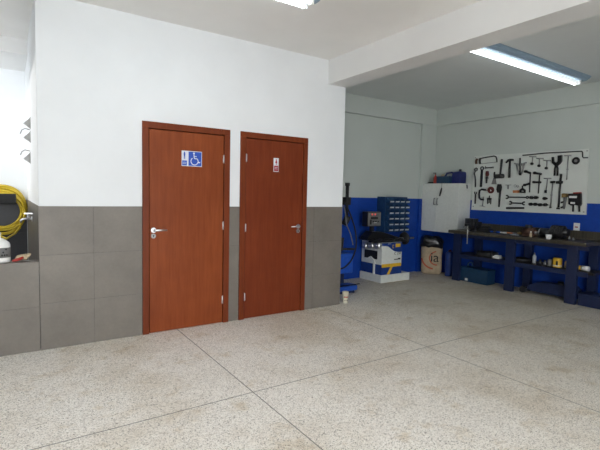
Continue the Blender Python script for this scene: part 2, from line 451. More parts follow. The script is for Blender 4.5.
# ------------------------------------------------------------------ ceiling lights
def light(x0, x1, y, mat, label, dz=0):
    zt = ZC
    t = thing('ceiling_light', ((x0+x1)/2, y, zt-.12), label, 'light', 'twin tube ceiling lights')
    bay = x0 > 3
    hs = MB()
    hs.prism([(y-.095, zt-.001), (y+.095, zt-.001), (y+.075, zt-.028), (y+.03, zt-.052), (y-.03, zt-.052), (y-.075, zt-.028)], 'x', x0-(-.06 if bay else .03), x1+.09)
    hs.build('housing', 'bluegrey', t)
    for dy in ((.012, .066) if bay else (-.048, .048)):
        MB().cyl((x0+.01, y+dy, zt-.085), (x1-.01, y+dy, zt-.085), .019, n=14).build('tube', 'tube_dim' if bay and dy < .05 else mat, t)
        for xe in (x0, x1):
            sk = MB().box(xe-.014, xe+.014, y+dy-.018, y+dy+.018, zt-.108, zt-.045)
            sk.build('end_socket', 'whitep', t)
    return t
light(4.02, 6.45, 2.950, 'tube2', 'lit twin tube ceiling light over the tool bay')
light(-.15, 2.12, 3.12, 'tube', 'lit twin tube ceiling light in front of the two brown doors')

# ------------------------------------------------------------------ wash recess
hc = hit(2, 207, 1, 6.70)
hs = MB()
for k in range(19):
    R = .272-.009*(k % 5)+random.uniform(-.006, .006); yy = 6.745-.018*(k//3)
    cx, cz = hc.x+random.uniform(-.012, .012), hc.z-.012*(k % 3)+random.uniform(-.01, .008)
    if k > 8: R -= .030; cz -= .030
    if k > 14: R += .012; cz -= .035
    pts = []
    ph = random.uniform(0, 6)
    for i in range(48):
        a = 2*PI*i/48; rr = R*(1+.02*math.sin(2*a+ph))
        pts.append((cx+rr*math.cos(a)*.98, yy+.006*math.sin(3*a+ph), cz+rr*math.sin(a)*1.02))
    hs.tube(pts, .0105, 8, closed=True)
hose = thing('garden_hose', (hc.x, 6.70, hc.z-.3), 'coiled yellow hose hanging on the dark tiles of the wash recess', 'hose')
hs.build('coil', 'hose', hose)
fy = hit(33, 217, 0, XL).y
fa = hit(24, 219, 1, fy)
e = MB(); p0 = V((fa.x-.03, fy, fa.z-.035))
e.tube([p0, p0+V((-.01, .02, -.06)), p0+V((-.05, .15, -.13)), p0+V((-.13, .5, -.22)), p0+V((-.25, .9, -.18)), p0+V((-.38, 1.15, 0))], .0115, 8)
e.build('loose_end', 'hose', hose)
hk = MB().box(hc.x-.13, hc.x+.13, 6.60, 6.785, hc.z+.06, hc.z+.15).box(hc.x-.15, hc.x+.15, 6.575, 6.598, hc.z+.04, hc.z+.17)
tag(hk.build('hose_holder', 'ink', bevel=.01), 'black wall bracket inside the yellow hose coil', 'bracket')
ft = thing('faucet', (XL-.006, fy, fa.z), 'chrome tap on the tiled side wall beside the yellow hose', 'faucet')
f = MB()
f.cyl((XL-.006, fy, fa.z), (XL-.016, fy, fa.z), .026).tube([(XL-.012, fy, fa.z), (fa.x-.005, fy, fa.z), (fa.x-.024, fy, fa.z-.008), (fa.x-.03, fy, fa.z-.04)], .011, 12)
f.cyl((fa.x+.04, fy, fa.z), (fa.x+.04, fy, fa.z+.04), .014)
f.build('body', 'chrome', ft)
MB().cyl((fa.x+.04, fy, fa.z+.04), (fa.x+.04, fy, fa.z+.055), .007).bar((fa.x, fy, fa.z+.058), (fa.x+.08, fy, fa.z+.058), .014, .012).build('handle', 'chrome', ft)

# jug on the ledge
jx, jy, jz = -.068, 4.535, .80
jg = thing('plastic_jug', (jx, jy, jz), 'white plastic jug with a dark label on the wash tank ledge', 'jug')
b = MB()
prof = [(.070, 0), (.082, .006), (.084, .03), (.084, .150), (.078, .172), (.050, .200), (.028, .212), (.024, .216), (.024, .236)]
b.lathe((jx, jy, jz), prof, 28, sx=1.12, sy=.66); b.build('body', 'whitep', jg)
MB().lathe((jx, jy, jz), [(.027, .236), (.028, .238), (.028, .256), (.026, .26)], 20, sx=1.05, sy=.8).build('cap', 'whitep', jg)
MB().tube([(jx-.02, jy, jz+.225), (jx-.07, jy, jz+.215), (jx-.085, jy, jz+.17), (jx-.088, jy, jz+.12)], .010, 8).build('handle', 'whitep', jg)
MB().lathe((jx, jy, jz+.045), [(.0848, 0), (.0848, .085)], 28, sx=1.12, sy=.66).build('label', 'grey', jg)
lb = MB()
for i, (a, zz) in enumerate(((-70, .06), (-58, .06), (-46, .06), (-64, .085), (-50, .11))):
    a = math.radians(a); x, y = jx+.0856*1.12*math.cos(a), jy+.0856*.66*math.sin(a)
    lb.box(x-.006, x+.006, y-.0015, y+.0015, jz+zz, jz+zz+.014)
lb.build('label_marks', 'ink', jg)
# sponge brush
br = thing('scrub_brush', (.09, 4.53, .80), 'beige scrubbing sponge with a red handle on the wash tank ledge', 'brush')
b = MB()
for i in range(7):
    b.tube([(.065+.012*i, 4.55, .815), (.07+.012*i, 4.55, .83), (.078+.013*i, 4.553, .84+.004*math.sin(i)), (.088+.014*i, 4.556, .846+.003*i)], .011, 8)
b.build('bristles', 'beige', br)
MB().tube([(.036, 4.515, .810), (.055, 4.52, .813), (.09, 4.53, .822), (.118, 4.54, .834)], .011, 10, radii=[.008, .012, .014, .009]).build('handle', 'red', br)

# three brackets on the side wall
for i, (py, nm) in enumerate(((123, 'topmost'), (137, 'middle'), (158, 'lowest'))):
    p = hit(30.5, py, 0, XL)
    t = thing('wall_bracket', (XL, p.y, p.z-.08), 'small grey triangular bracket on the sunlit white side wall, %s of three' % nm, 'bracket', 'triangular brackets on the side wall')
    b = MB().prism([(XL-.0005, p.z+.062), (XL-.0005, p.z-.062), (XL-.068, p.z-.012)], 'y', p.y-.004, p.y+.004)
    b.box(XL-.006, XL-.0005, p.y-.03, p.y+.03, p.z-.062, p.z+.062)
    b.build('plate', 'bracket_grey', t)
    if i: MB().tube([(XL-.006, p.y-.02, p.z+.075), (XL-.05, p.y-.02, p.z+.085), (XL-.08, p.y-.02, p.z+.065), (XL-.095, p.y-.02, p.z+.025)], .006, 8).build('hook', 'steel', t)

# ------------------------------------------------------------------ bay: wall cabinet
CX, CY0, CY1, CZ0, CZ1 = 6.62, 4.89, 5.70, .80, 1.69
cb = thing('wall_cabinet', ((CX+XW)/2, 5.32, CZ0), 'white two door metal cabinet hung in the corner left of the tool board', 'cabinet')
MB().box(CX, XW-.002, CY0, CY1, CZ0, CZ1).build('body', 'whitem', cb, bevel=.003)
ym = hit(437.0, 200, 0, CX).y
for a, b_, hy in ((CY0+.004, ym-.003, ym-.035), (ym+.003, CY1-.004, ym+.035)):
    dr = MB().box(CX-.018, CX-.001, a, b_, CZ0+.012, CZ1-.012).build('door', 'whitem', cb, bevel=.002)
    z = hit(437, 201.5, 0, CX).z
    MB().tube([(CX-.018, hy, z+.06), (CX-.042, hy, z+.055), (CX-.046, hy, z), (CX-.042, hy, z-.055), (CX-.018, hy, z-.06)], .009, 8).build('handle', 'steel', dr)
# things on / at the cabinet
def at_board(px, py, x): return hit(px, py, 0, x)
p = hit(440.3, 185, 0, CX-.02)
t = thing('hanging_screwdriver', (p.x-.012, p.y, 1.42), 'black handled screwdriver hanging from a cord over the cabinet doors', 'screwdriver')
a, b_ = hit(441.7, 188, 0, CX-.03), hit(439.6, 196, 0, CX-.03)
MB().tube([hit(442, 182.3, 0, CX-.03), a], .003, 6).build('cord', 'black', t)
MB().tube([a, a.lerp(b_, .3), b_], .014, 10, radii=[.010, .016, .014]).build('handle', 'blackgloss', t)
p = hit(467, 184, 1, CY0-.01)
t = MB().tube([hit(467, 183.6, 1, CY0-.006), hit(467, 185, 1, CY0-.006)], .003, 6).cyl(hit(467, 185, 1, CY0-.012), hit(467.2, 188.5, 1, CY0-.012), .011, .009, 10)
tag(t.build('hanging_key', 'darksteel'), 'small dark key fob hanging on the right side of the white cabinet', 'key')

zt = CZ1+.001
# navy canister with a carry handle
p = hit(464, 182, 0, 6.72)
t = thing('tool_case', (6.79, 5.03, zt), 'dark blue plastic tool case with carry handle on top of the white cabinet', 'case')
y0, y1 = 4.95, 5.13
b = MB().prism([(y0, zt), (y1, zt), (y1, zt+.15), (y1-.02, zt+.20), (y0+.02, zt+.215), (y0, zt+.19)], 'x', 6.70, 6.88)
b.build('body', 'caseblue', t, bevel=.012)
MB().cyl((6.79, 5.02, zt+.205), (6.79, 5.02, zt+.255), .026, .022, 14).build('cap', 'blackgloss', t)
MB().tube([(6.79, 5.11, zt+.175), (6.79, 5.20, zt+.20), (6.79, 5.30, zt+.19), (6.79, 5.34, zt+.13), (6.79, 5.34, zt+.10)], .018, 10).build('carry_handle', 'caseblue', t)
MB().cyl((6.695, 5.17, zt+.12), (6.70, 5.17, zt+.12), .02).box(6.71, 6.87, 5.131, 5.24, zt, zt+.13).build('side_tank', 'caseblue', t)
# teal box
t = thing('parts_box', (6.70, 5.30, zt), 'dark teal plastic box on the white cabinet beside the blue tool case', 'box')
MB().box(6.62, 6.68, 5.10, 5.40, zt, zt+.115).build('body', 'tealblue', t, bevel=.006)
MB().box(6.615, 6.684, 5.095, 5.405, zt+.115, zt+.128).build('lid', 'tealblue', t, bevel=.003)
# red spray bottle
t = thing('spray_bottle', (6.66, 5.455, zt), 'slim red bottle with a dark nozzle on the white cabinet', 'bottle')
bx, by = 6.66, 5.455
MB().lathe((bx, by, zt), [(.030, 0), (.034, .01), (.034, .10), (.022, .13), (.012, .145), (.012, .16)], 18).build('body', 'red', t)
MB().cyl((bx, by, zt+.16), (bx, by, zt+.185), .014, n=12).bar((bx+.01, by, zt+.19), (bx-.04, by+.015, zt+.19), .02, .02).build('nozzle', 'grey', t)
# beige ball of rag
t = MB().lathe((6.80, 5.40, zt), [(.03, 0), (.042, .03), (.045, .09), (.035, .15), (.02, .175)], 14, sx=.9)
tag(t.build('cloth_bundle', 'beige'), 'beige cloth bundle behind the teal box on the white cabinet', 'cloth')
t = MB()
t.lathe((6.78, 5.56, zt), [(.02, 0), (.12, .004), (.14, .014), (.12, .026), (.05, .036), (.01, .037)], 24, sx=.8, sy=.95)
for v_ in t.v: v_.y += .02
tag(t.build('grinding_disc', 'black'), 'flat black disc lying on the left end of the white cabinet', 'disc')

# ------------------------------------------------------------------ tool board
XB = 6.925
bd = thing('tool_board', (6.936, 3.91, 1.23), 'large white tool board on the right wall above the workbench', 'board')
MB().prism([(2.975, 1.235), (4.848, 1.226), (4.838, 2.178), (2.985, 2.178)], 'x', XB, XW-.002).build('panel', 'board', bd)
for q in ((475.6, 157.6), (587.2, 150.8), (473.2, 206.3), (583.8, 212.0)):
    p = hit(*q, 0, XB); MB().cyl((XB, p.y, p.z), (XB-.004, p.y, p.z), .011, n=12).build('screw', 'steel', bd)
def bp(q): p = hit(q[0], q[1], 0, XB-.01); return (p.y, p.z)
E0 = .0015
def tpoly(mb, pts, t=.014, e=E0, mi=0): return mb.prism([bp(q) for q in pts], 'x', XB-e-t, XB-e, mi)
def tbar(mb, a, b, w, t=.014, e=E0, w2=None):
    a, b = V((0, *bp(a))), V((0, *bp(b))); d = (b-a).normalized(); s = V((0, -d.z, d.y)); w2 = w if w2 is None else w2
    pts = [a+s*w/2, b+s*w2/2, b-s*w2/2, a-s*w/2]
    return mb.prism([(q.y, q.z) for q in pts], 'x', XB-e-t, XB-e)
def trod(mb, a, b, r, r2=None, e=E0, n=10):
    a, b = bp(a), bp(b); x = XB-e-max(r, r2 or r); return mb.cyl((x, *a), (x, *b), r, r2, n)
def tpath(mb, pts, r, e=E0): return mb.tube([(XB-e-r, *bp(q)) for q in pts], r, 8)
def tring(mb, c, R, r, a0=0, a1=None): return mb.ring((XB-E0-r, *bp(c)), R, r, 'x', 20, 8, 0, a0, a1)
def tdisc(mb, c, r, t=.02, e=E0, r2=None): c = bp(c); return mb.cyl((XB-e, *c), (XB-e-t, *c), r, r2, 18)
TG = 'hand tools hung on the white tool board'
def tool(name, q, label, cat, parts):
    """parts: list of (part name, material, function(mb)); one part makes a single mesh"""
    p = bp(q)
    if len(parts) == 1:
        mb = MB(); parts[0][2](mb)
        return tag(mb.build(name, parts[0][1]), label, cat, TG)
    t = thing(name, (XB-.01, p[0], p[1]), label, cat, TG)
    for n, mt, fn in parts:
        mb = MB(); fn(mb); mb.build(n, mt, t)
    return t
def px(v): return v*.0162
tool('hacksaw', (486, 165), 'black framed hacksaw at the upper left corner of the tool board', 'saw', [
    ('frame', 'darksteel', lambda m: (tpath(m, [(480, 158.6), (487, 157.2), (494, 156.1), (496, 156.8), (496.8, 159), (497, 162.2)], .011), tpath(m, [(480.4, 158.2), (480, 161), (480.4, 164)], .016))),
    ('blade', 'steel', lambda m: tbar(m, (480.5, 163.8), (497.3, 162.0), .014, .003, .008)),
    ('handle', 'brown', lambda m: tpath(m, [(477.5, 158.8), (476.6, 161), (476.6, 164)], .019))])
tool('ring_wrench', (475.5, 187), 'long bent ring wrench hanging under the hacksaw handle', 'wrench', [
    ('wrench', 'darksteel', lambda m: (tring(m, (476, 169.5), .026, .009), tpath(m, [(475.4, 171.4), (474.4, 173.5), (475.2, 176.5), (475.6, 180), (475.4, 187)], .011)))])
tool('box_wrench', (481.5, 187), 'thick straight ring wrench second from the left under the hacksaw', 'wrench', [
    ('wrench', 'darksteel', lambda m: (tring(m, (482.2, 168.4), .028, .010), tbar(m, (482, 170.3), (480.9, 187), .036, .016)))])
tool('hex_key_set', (489, 168), 'small dark set of keys below the hacksaw blade', 'keys', [
    ('keys', 'darksteel', lambda m: (tbar(m, (485, 168.4), (493.4, 167.0), .012, .02), tpath(m, [(485.4, 166.2), (485.6, 168.3)], .007), *[tpath(m, [(486.5+1.3*i, 168.4), (486.6+1.3*i, 166.9+.1*i)], .006) for i in range(6)]))])
tool('pipe_cutter', (487, 183), 'short tool with a red head and black grip left of the trowel', 'tool', [
    ('head', 'darkred', lambda m: (tpoly(m, [(486.2, 174), (486.6, 171.2), (488.4, 171), (489, 174.4), (488, 176.4), (486.5, 176.4)], .03))),
    ('grip', 'darksteel', lambda m: (trod(m, (487.2, 176.6), (486.8, 183.3), .020, .014), tbar(m, (485.6, 178), (488.6, 178), .014)))])
tool('trowel', (493.5, 184), 'dark wedge shaped scraper hanging left of the rubber mallet', 'scraper', [
    ('handle', 'darksteel', lambda m: trod(m, (494.7, 172), (494.4, 177), .013)),
    ('blade', 'grey', lambda m: tpoly(m, [(493.7, 176.8), (495.2, 176.8), (496.3, 184.3), (491.2, 184.1)], .006))])
tool('rubber_mallet', (500, 178.5), 'black rubber mallet hanging head down on the tool board', 'mallet', [
    ('handle', 'darksteel', lambda m: trod(m, (502.2, 159.2), (500.6, 174.6), .019, .016)),
    ('head', 'black', lambda m: trod(m, (496.2, 176.6), (504.2, 176.0), .036, n=16))])
tool('claw_hammer', (509.7, 178), 'claw hammer hanging head up beside the rubber mallet', 'hammer', [
    ('handle', 'darksteel', lambda m: trod(m, (510.3, 160.8), (509.6, 177.8), .015, .020)),
    ('head', 'darksteel', lambda m: (tpoly(m, [(513.4, 158.9), (513.4, 160.8), (510.6, 161.0), (508.6, 161.6), (506.4, 163.2), (506.3, 162.3), (508.3, 159.6), (510.5, 158.8)], .032)))])
tool('gear_puller', (520.4, 175), 'large three armed gear puller right of the claw hammer', 'puller', [
    ('screw', 'darksteel', lambda m: trod(m, (520.5, 158.0), (520.4, 173.5), .011, e=.012)),
    ('yoke', 'steel', lambda m: (tbar(m, (514.6, 163.4), (520.5, 164.8), .022, .022), tbar(m, (520.5, 164.8), (526.4, 162.6), .022, .022), tdisc(m, (520.5, 164.6), .026, .03))),
    ('arm', 'steel', lambda m: tpath(m, [(516.4, 164.2), (517.6, 169), (519.6, 174.4)], .012)),
    ('arm', 'steel', lambda m: tpath(m, [(524.6, 163.6), (523.2, 169), (521.2, 174.4)], .012)),
    ('jaw', 'darksteel', lambda m: tpoly(m, [(519, 173.4), (521.8, 173.4), (520.9, 175.4), (519.8, 175.4)], .03))])
tool('crank_rod', (555, 154), 'long thin bent steel rod along the top of the tool board', 'rod', [
    ('rod', 'darksteel', lambda m: tpath(m, [(522.6, 155.4), (533, 154.4), (545, 153.1), (560, 152.4), (575, 151.6), (582, 151.4), (582.6, 152.6), (582.6, 156.8), (583.6, 157.8), (588, 157.7)], .0085))])
for (x0, x1, yb, xs, ye, w) in ((529.4, 536.2, 156.6, 532.2, 163.8, 'leftmost'), (536.3, 543.4, 158.4, 539.2, 165.8, 'middle'), (543.3, 550.6, 160.4, 546.5, 168.2, 'rightmost')):
    tool('tee_wrench', (xs, ye), 'small T handled socket wrench under the long rod, %s of three' % w, 'wrench', [
        ('handle', 'steel', lambda m, a=x0, b=x1, y=yb: trod(m, (a, y), (b, y+.1), .009)),
        ('shank', 'steel', lambda m, a=xs, y=yb, e=ye: trod(m, (a+.4, y+.3), (a, e), .008)),
        ('socket', 'darksteel', lambda m, a=xs, e=ye: tdisc(m, (a, e), .020, .03))])
tool('adjustable_pliers', (557, 176), 'big black slip joint pliers hanging jaws up', 'pliers', [
    ('jaw', 'blackgloss', lambda m: tpoly(m, [(552.2, 157.2), (554.0, 157.0), (554.2, 161.4), (556.2, 162.6), (557.2, 164.2), (555.6, 166), (552.4, 163.2)], .030)),
    ('jaw', 'blackgloss', lambda m: tpoly(m, [(558.2, 155.6), (562.4, 155.2), (562.2, 161), (560.4, 163.8), (557.6, 166), (555.8, 165), (556.4, 163), (558.2, 161.4)], .030)),
    ('handle', 'blackgloss', lambda m: tpath(m, [(556.2, 165), (554.9, 169), (554.6, 175.8)], .014)),
    ('handle', 'blackgloss', lambda m: tpath(m, [(557.0, 165), (558.0, 169), (557.5, 175.8)], .014))])
tool('long_tee_wrench', (566.7, 180), 'tall thin T handled wrench right of the black pliers', 'wrench', [
    ('handle', 'steel', lambda m: trod(m, (564.4, 155.6), (571.2, 155.6), .008)),
    ('shank', 'steel', lambda m: (trod(m, (568.2, 155.8), (566.6, 180), .0075), tdisc(m, (567.5, 169.4), .012, .02)))])
tool('filter_cup', (576, 164), 'round dark filter cup at the upper right of the tool board', 'tool', [
    ('rim', 'black', lambda m: tring(m, (576.1, 160.8), .038, .016)),
    ('centre', 'steel', lambda m: tdisc(m, (576.1, 160.8), .028, .018)),
    ('spout', 'darksteel', lambda m: tdisc(m, (576.4, 163.3), .016, .035))])
for (h, st, cr, w) in ((((526.2, 171.6), (530.8, 173.2)), ((530.3, 172.6), (529.4, 192.4)), ((525.2, 185.0), (530, 183.6)), 'left'),
                 (((535.2, 173.0), (541.6, 174.2)), ((539.6, 173.8), (538.2, 193.6)), ((534.4, 182.2), (541.2, 182.4)), 'right')):
    tool('bar_clamp', st[1], 'black sliding bar clamp in the middle of the tool board, %s of the two' % w, 'clamp', [
        ('bar', 'darksteel', lambda m, s=st: tbar(m, s[0], s[1], .015, .012)),
        ('fixed_jaw', 'black', lambda m, s=h: (trod(m, s[0], s[1], .017), tdisc(m, s[0], .022, .04))),
        ('sliding_jaw', 'black', lambda m, s=cr: (trod(m, s[0], s[1], .017), tdisc(m, s[0], .020, .04)))])
tool('socket_tee_wrench', (546, 191), 'T handled wrench with a black socket end between bar clamp and long extension', 'wrench', [
    ('handle', 'steel', lambda m: trod(m, (543.9, 178.3), (551.2, 178.4), .009)),
    ('shank', 'steel', lambda m: trod(m, (547.6, 178.5), (546.1, 190.5), .008)),
    ('socket', 'black', lambda m: trod(m, (546.1, 190.2), (546, 193), .017, n=12))])
tool('extension_wrench', (550.5, 207), 'long slim steel extension wrench with a small black head', 'wrench', [
    ('head', 'black', lambda m: trod(m, (551, 182.2), (555.2, 182.0), .018)),
    ('shank', 'steel', lambda m: (trod(m, (552.7, 182.6), (550.6, 207), .0095), tdisc(m, (551.6, 195), .012, .024))),
    ('tip', 'black', lambda m: tdisc(m, (550.5, 207.3), .014, .028))])
tool('torque_wrench', (558.4, 208), 'long torque wrench with a thick black grip above a wide head', 'wrench', [
    ('grip', 'black', lambda m: trod(m, (561.4, 174), (560.7, 181), .016)),
    ('head', 'black', lambda m: trod(m, (556.8, 182.4), (562.8, 182.3), .021, n=14)),
    ('shank', 'darksteel', lambda m: trod(m, (560.6, 183), (558.7, 207.6), .014)),
    ('foot', 'black', lambda m: trod(m, (556.5, 208.4), (559.8, 208.7), .010))])
tool('air_drill', (565, 208), 'small grey air tool with a brass head left of the black case', 'tool', [
    ('body', 'grey', lambda m: (trod(m, (566.0, 196), (564.2, 209), .022, .016))),
    ('head', 'brass', lambda m: tpoly(m, [(564.2, 193.4), (568, 193.6), (567.7, 197), (565.2, 197.4), (563, 197.6), (562.8, 194.2)], .05)),
    ('knob', 'black', lambda m: trod(m, (561.2, 202.6), (564.6, 201.6), .013)),
    ('knob', 'black', lambda m: trod(m, (561.0, 207.8), (563.6, 206.6), .013))])
c0 = bp((575.5, 206))
tool('drill_case', (575.5, 205), 'black tool case with two white labels at the lower right of the tool board', 'case', [
    ('body', 'blackgloss', lambda m: tpoly(m, [(569.2, 193.6), (581.8, 193.3), (582.0, 204), (580.8, 206), (576, 204.9), (572, 205.6), (569.3, 204)], .04)),
    ('top_strip', 'red', lambda m: tpoly(m, [(574, 192.4), (581.2, 192.2), (581.6, 193.2), (573.6, 193.5)], .03)),
    ('peg', 'blackgloss', lambda m: trod(m, (573.4, 205), (573.0, 211.6), .012)),
    ('peg', 'blackgloss', lambda m: trod(m, (579.4, 205), (579.5, 211.8), .014)),
    ('label', 'whitep', lambda m: tpoly(m, [(570.2, 196), (578, 196), (577.8, 198.2), (570.3, 198)], .0012, .0416)),
    ('label', 'whitep', lambda m: tpoly(m, [(571.4, 202), (576, 202.2), (576, 204), (571.6, 203.8)], .0012, .0416))])
tool('combination_wrench', (475, 204), 'short combination wrench at the lower left corner of the tool board', 'wrench', [
    ('wrench', 'darksteel', lambda m: (tring(m, (475.5, 192.9), .020, .008, PI*.7, PI*2.35), tbar(m, (475.4, 194.4), (475, 203.8), .024, .012)))])
tool('c_clamp', (482, 206), 'black C clamp at the lower left of the tool board', 'clamp', [
    ('frame', 'black', lambda m: tpath(m, [(486, 190), (482, 189.4), (480, 190.4), (479.4, 194), (479.6, 198), (481.2, 199.4), (483.8, 199.6)], .017)),
    ('screw', 'steel', lambda m: trod(m, (483.6, 196.8), (482.4, 206), .008)),
    ('tommy_bar', 'steel', lambda m: trod(m, (479.6, 205.8), (485, 206.8), .005))])
tool('red_disc_tool', (490.8, 193), 'round dark red disc with a white centre beside the C clamp', 'disc', [
    ('disc', 'darkred', lambda m: (tdisc(m, (490.9, 190), .058, .022), trod(m, (486.4, 190.2), (488.6, 190.2), .008))),
    ('centre', 'whitep', lambda m: tpoly(m, [(491.2, 189.4), (492.0, 190.8), (491.4, 191.3), (490.7, 190.8)], .004, .0245))])
tool('small_gear_puller', (489, 204), 'small gear puller hanging under the dark red disc', 'puller', [
    ('screw', 'darksteel', lambda m: trod(m, (489.4, 195.6), (489.1, 203), .008)),
    ('yoke', 'darksteel', lambda m: (tbar(m, (487.2, 198.8), (491.4, 198.8), .028, .02),)),
    ('arm', 'darksteel', lambda m: tbar(m, (487.7, 199), (487.6, 204), .013, .014)),
    ('arm', 'darksteel', lambda m: tbar(m, (490.9, 199), (490.5, 204.3), .013, .014))])
tool('pipe_wrench', (499, 207), 'heavy black pipe wrench hanging jaws up left of the long wrench', 'wrench', [
    ('head', 'black', lambda m: tpoly(m, [(498.2, 184.2), (501, 184.2), (501.8, 187), (501.2, 190.6), (500.4, 193), (498, 192.6), (497.1, 189.4), (497.6, 187)], .032)),
    ('handle', 'darksteel', lambda m: tbar(m, (500.2, 192), (498.9, 207), .030, .020, w2=.022))])
tool('small_tee_key', (508, 187.5), 'tiny T shaped key right of the pipe wrench head', 'key', [
    ('key', 'steel', lambda m: (trod(m, (505.4, 185), (511, 185), .005), tbar(m, (508, 185.2), (508, 189), .020, .012)))])
tool('key_ring', (516, 188), 'small bunch of metal rings above the orange handled tool', 'keys', [
    ('rings', 'steel', lambda m: (tring(m, (515, 186), .020, .004), tring(m, (517.4, 186.3), .018, .004), tbar(m, (515.2, 186.8), (519, 186.8), .010, .01)))])
tool('orange_handle_tool', (516, 192), 'short orange wooden block beside the black padlock', 'tool', [
    ('block', 'orange', lambda m: tpoly(m, [(513.3, 190.4), (519.0, 190.2), (519.0, 192.9), (513.4, 192.9)], .025))])
tool('padlock', (522.5, 193), 'black triangular padlock above the long wrench', 'lock', [
    ('body', 'black', lambda m: (tbar(m, (519.8, 192.4), (525.4, 192.4), .020, .02), tpoly(m, [(519.7, 189.8), (522.2, 188), (522.8, 188), (525.5, 189.8), (525.4, 192.4), (524, 192.4), (523.8, 190.6), (521.4, 190.6), (521.2, 192.4), (519.8, 192.4)], .02))),
    ('shackle', 'darksteel', lambda m: trod(m, (522.6, 185.6), (522.5, 188.6), .010))])
def jaw_open(m, c, tip, r):
    """open wrench jaw: C shape facing away from tip"""
    C_, T_ = bp(c), bp(tip); a = math.atan2(T_[1]-C_[1], T_[0]-C_[0])
    m.ring((XB-E0-.011, *C_), r, .011, 'x', 14, 8, 0, a-PI*.68, a+PI*.68)
tool('large_combination_wrench', (517, 197.5), 'long horizontal combination wrench, upper of the horizontal pair', 'wrench', [
    ('wrench', 'darksteel', lambda m: (jaw_open(m, (507, 197), (517, 197), .024), tbar(m, (508.4, 197.1), (525.8, 197.4), .020, .012), tring(m, (527.3, 197.4), .018, .008)))])
tool('double_open_wrench', (517, 203), 'horizontal double open ended wrench below the long combination wrench', 'wrench', [
    ('wrench', 'darksteel', lambda m: (jaw_open(m, (510.4, 202.8), (517, 203), .022), tbar(m, (511.8, 202.9), (522.6, 203.4), .022, .012), jaw_open(m, (524, 203.4), (517, 203), .022)))])
tool('flat_bar', (515, 208), 'thick dark horizontal bar at the bottom of the tool board', 'bar', [
    ('bar', 'darksteel', lambda m: tbar(m, (506.2, 208.1), (524, 208.0), .030, .018))])
sock = [((532, 197.6), 'upper row, first from the left'), ((536.4, 197.5), 'upper row, second from the left'), ((545.4, 198.5), 'upper row, rightmost'),
        ((531.3, 204.2), 'lower row, first from the left'), ((535.9, 204.3), 'lower row, second from the left'), ((540.6, 204.8), 'lower row, third from the left'), ((545.9, 204.8), 'lower row, rightmost')]
for q, w in sock:
    p = bp(q); o = MB()
    o.lathe((XB-.002, *p), [(.022, 0), (.024, -.005), (.024, -.05), (.019, -.052), (.019, -.03)], 16, axis='x')
    o.box(XB-.035, XB-.005, p[0]-.034, p[0]+.034, p[1]-.012, p[1]+.012)
    tag(o.build('socket', 'black'), 'black impact socket on the tool board, %s' % w, 'socket', 'impact sockets on the tool board')

# outlet
p = hit(576.8, 227.2, 0, XW)
t = thing('wall_outlet', (XW-.006, p.y, p.z-.06), 'white wall outlet plate on the blue wall above the workbench', 'outlet')
MB().box(XW-.010, XW-.001, p.y-.042, p.y+.042, p.z-.062, p.z+.062).build('plate', 'whitep', t, bevel=.003)
MB().box(XW-.013, XW-.010, p.y-.020, p.y+.022, p.z-.006, p.z+.010).build('socket_face', 'red', t)
# ------------------------------------------------------------------ workbench
ZB = .88
wb = thing('workbench', (6.64, 3.76, 0), 'long dark blue steel workbench with a worn wooden top on the right wall', 'workbench')
MB().box(6.36, 6.925, 2.70, 4.885, ZB-.05, ZB).build('tabletop', 'bench', wb, bevel=.004)
MB().box(6.925, 6.9495, 2.45, 4.885, ZB-.05, 1.0).build('backboard', 'bench', wb, bevel=.003)
for y in (4.87, 3.90, 2.995):
    MB().box(6.49, 6.55, y-.14, y, 0, ZB-.05).build('leg', 'navy', wb, bevel=.003)
for y in (4.68, 3.79, 2.86):
    MB().box(6.82, 6.90, y-.12, y, 0, ZB-.05).build('leg', 'navy', wb, bevel=.003)
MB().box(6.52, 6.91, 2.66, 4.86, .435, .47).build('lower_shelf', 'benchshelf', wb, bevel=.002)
MB().box(6.50, 6.515, 2.72, 4.86, .40, .465).build('shelf_rail', 'navy', wb)
MB().box(6.50, 6.52, 2.72, 4.86, .76, .83).build('apron', 'navy', wb)

# items on the bench
def T(px_, py_, z=ZB, x=None):
    y = hit(px_, 235, 0, x or 6.62).y
    return V((x or 6.62, y, z))
def TX(px_, x): return hit(px_, 235, 0, x).y
vy = hit(472, 228, 0, 6.50).y
vs = thing('bench_vise', (6.50, vy, ZB), 'dark iron bench vise at the left end of the workbench', 'vise')
v0 = ZB+.001
b = MB(); b.lathe((6.55, vy, v0), [(.075, 0), (.075, .018), (.05, .026), (.045, .05)], 20)
b.prism([(vy-.05, v0+.05), (vy+.05, v0+.05), (vy+.075, v0+.16), (vy-.075, v0+.16)], 'x', 6.50, 6.66); b.build('base', 'darksteel', vs)
MB().box(6.50, 6.545, vy-.085, vy+.085, v0+.10, v0+.215).build('fixed_jaw', 'darksteel', vs, bevel=.006)
MB().box(6.42, 6.46, vy-.085, vy+.085, v0+.10, v0+.215).box(6.34, 6.50, vy-.035, vy+.035, v0+.05, v0+.13).build('moving_jaw', 'darksteel', vs, bevel=.006)
MB().cyl((6.34, vy, v0+.07), (6.29, vy, v0+.07), .02).build('screw', 'steel', vs)
MB().cyl((6.30, vy-.06, v0+.10), (6.315, vy-.05, v0-.20), .008).build('handle_bar', 'pale_steel', vs)
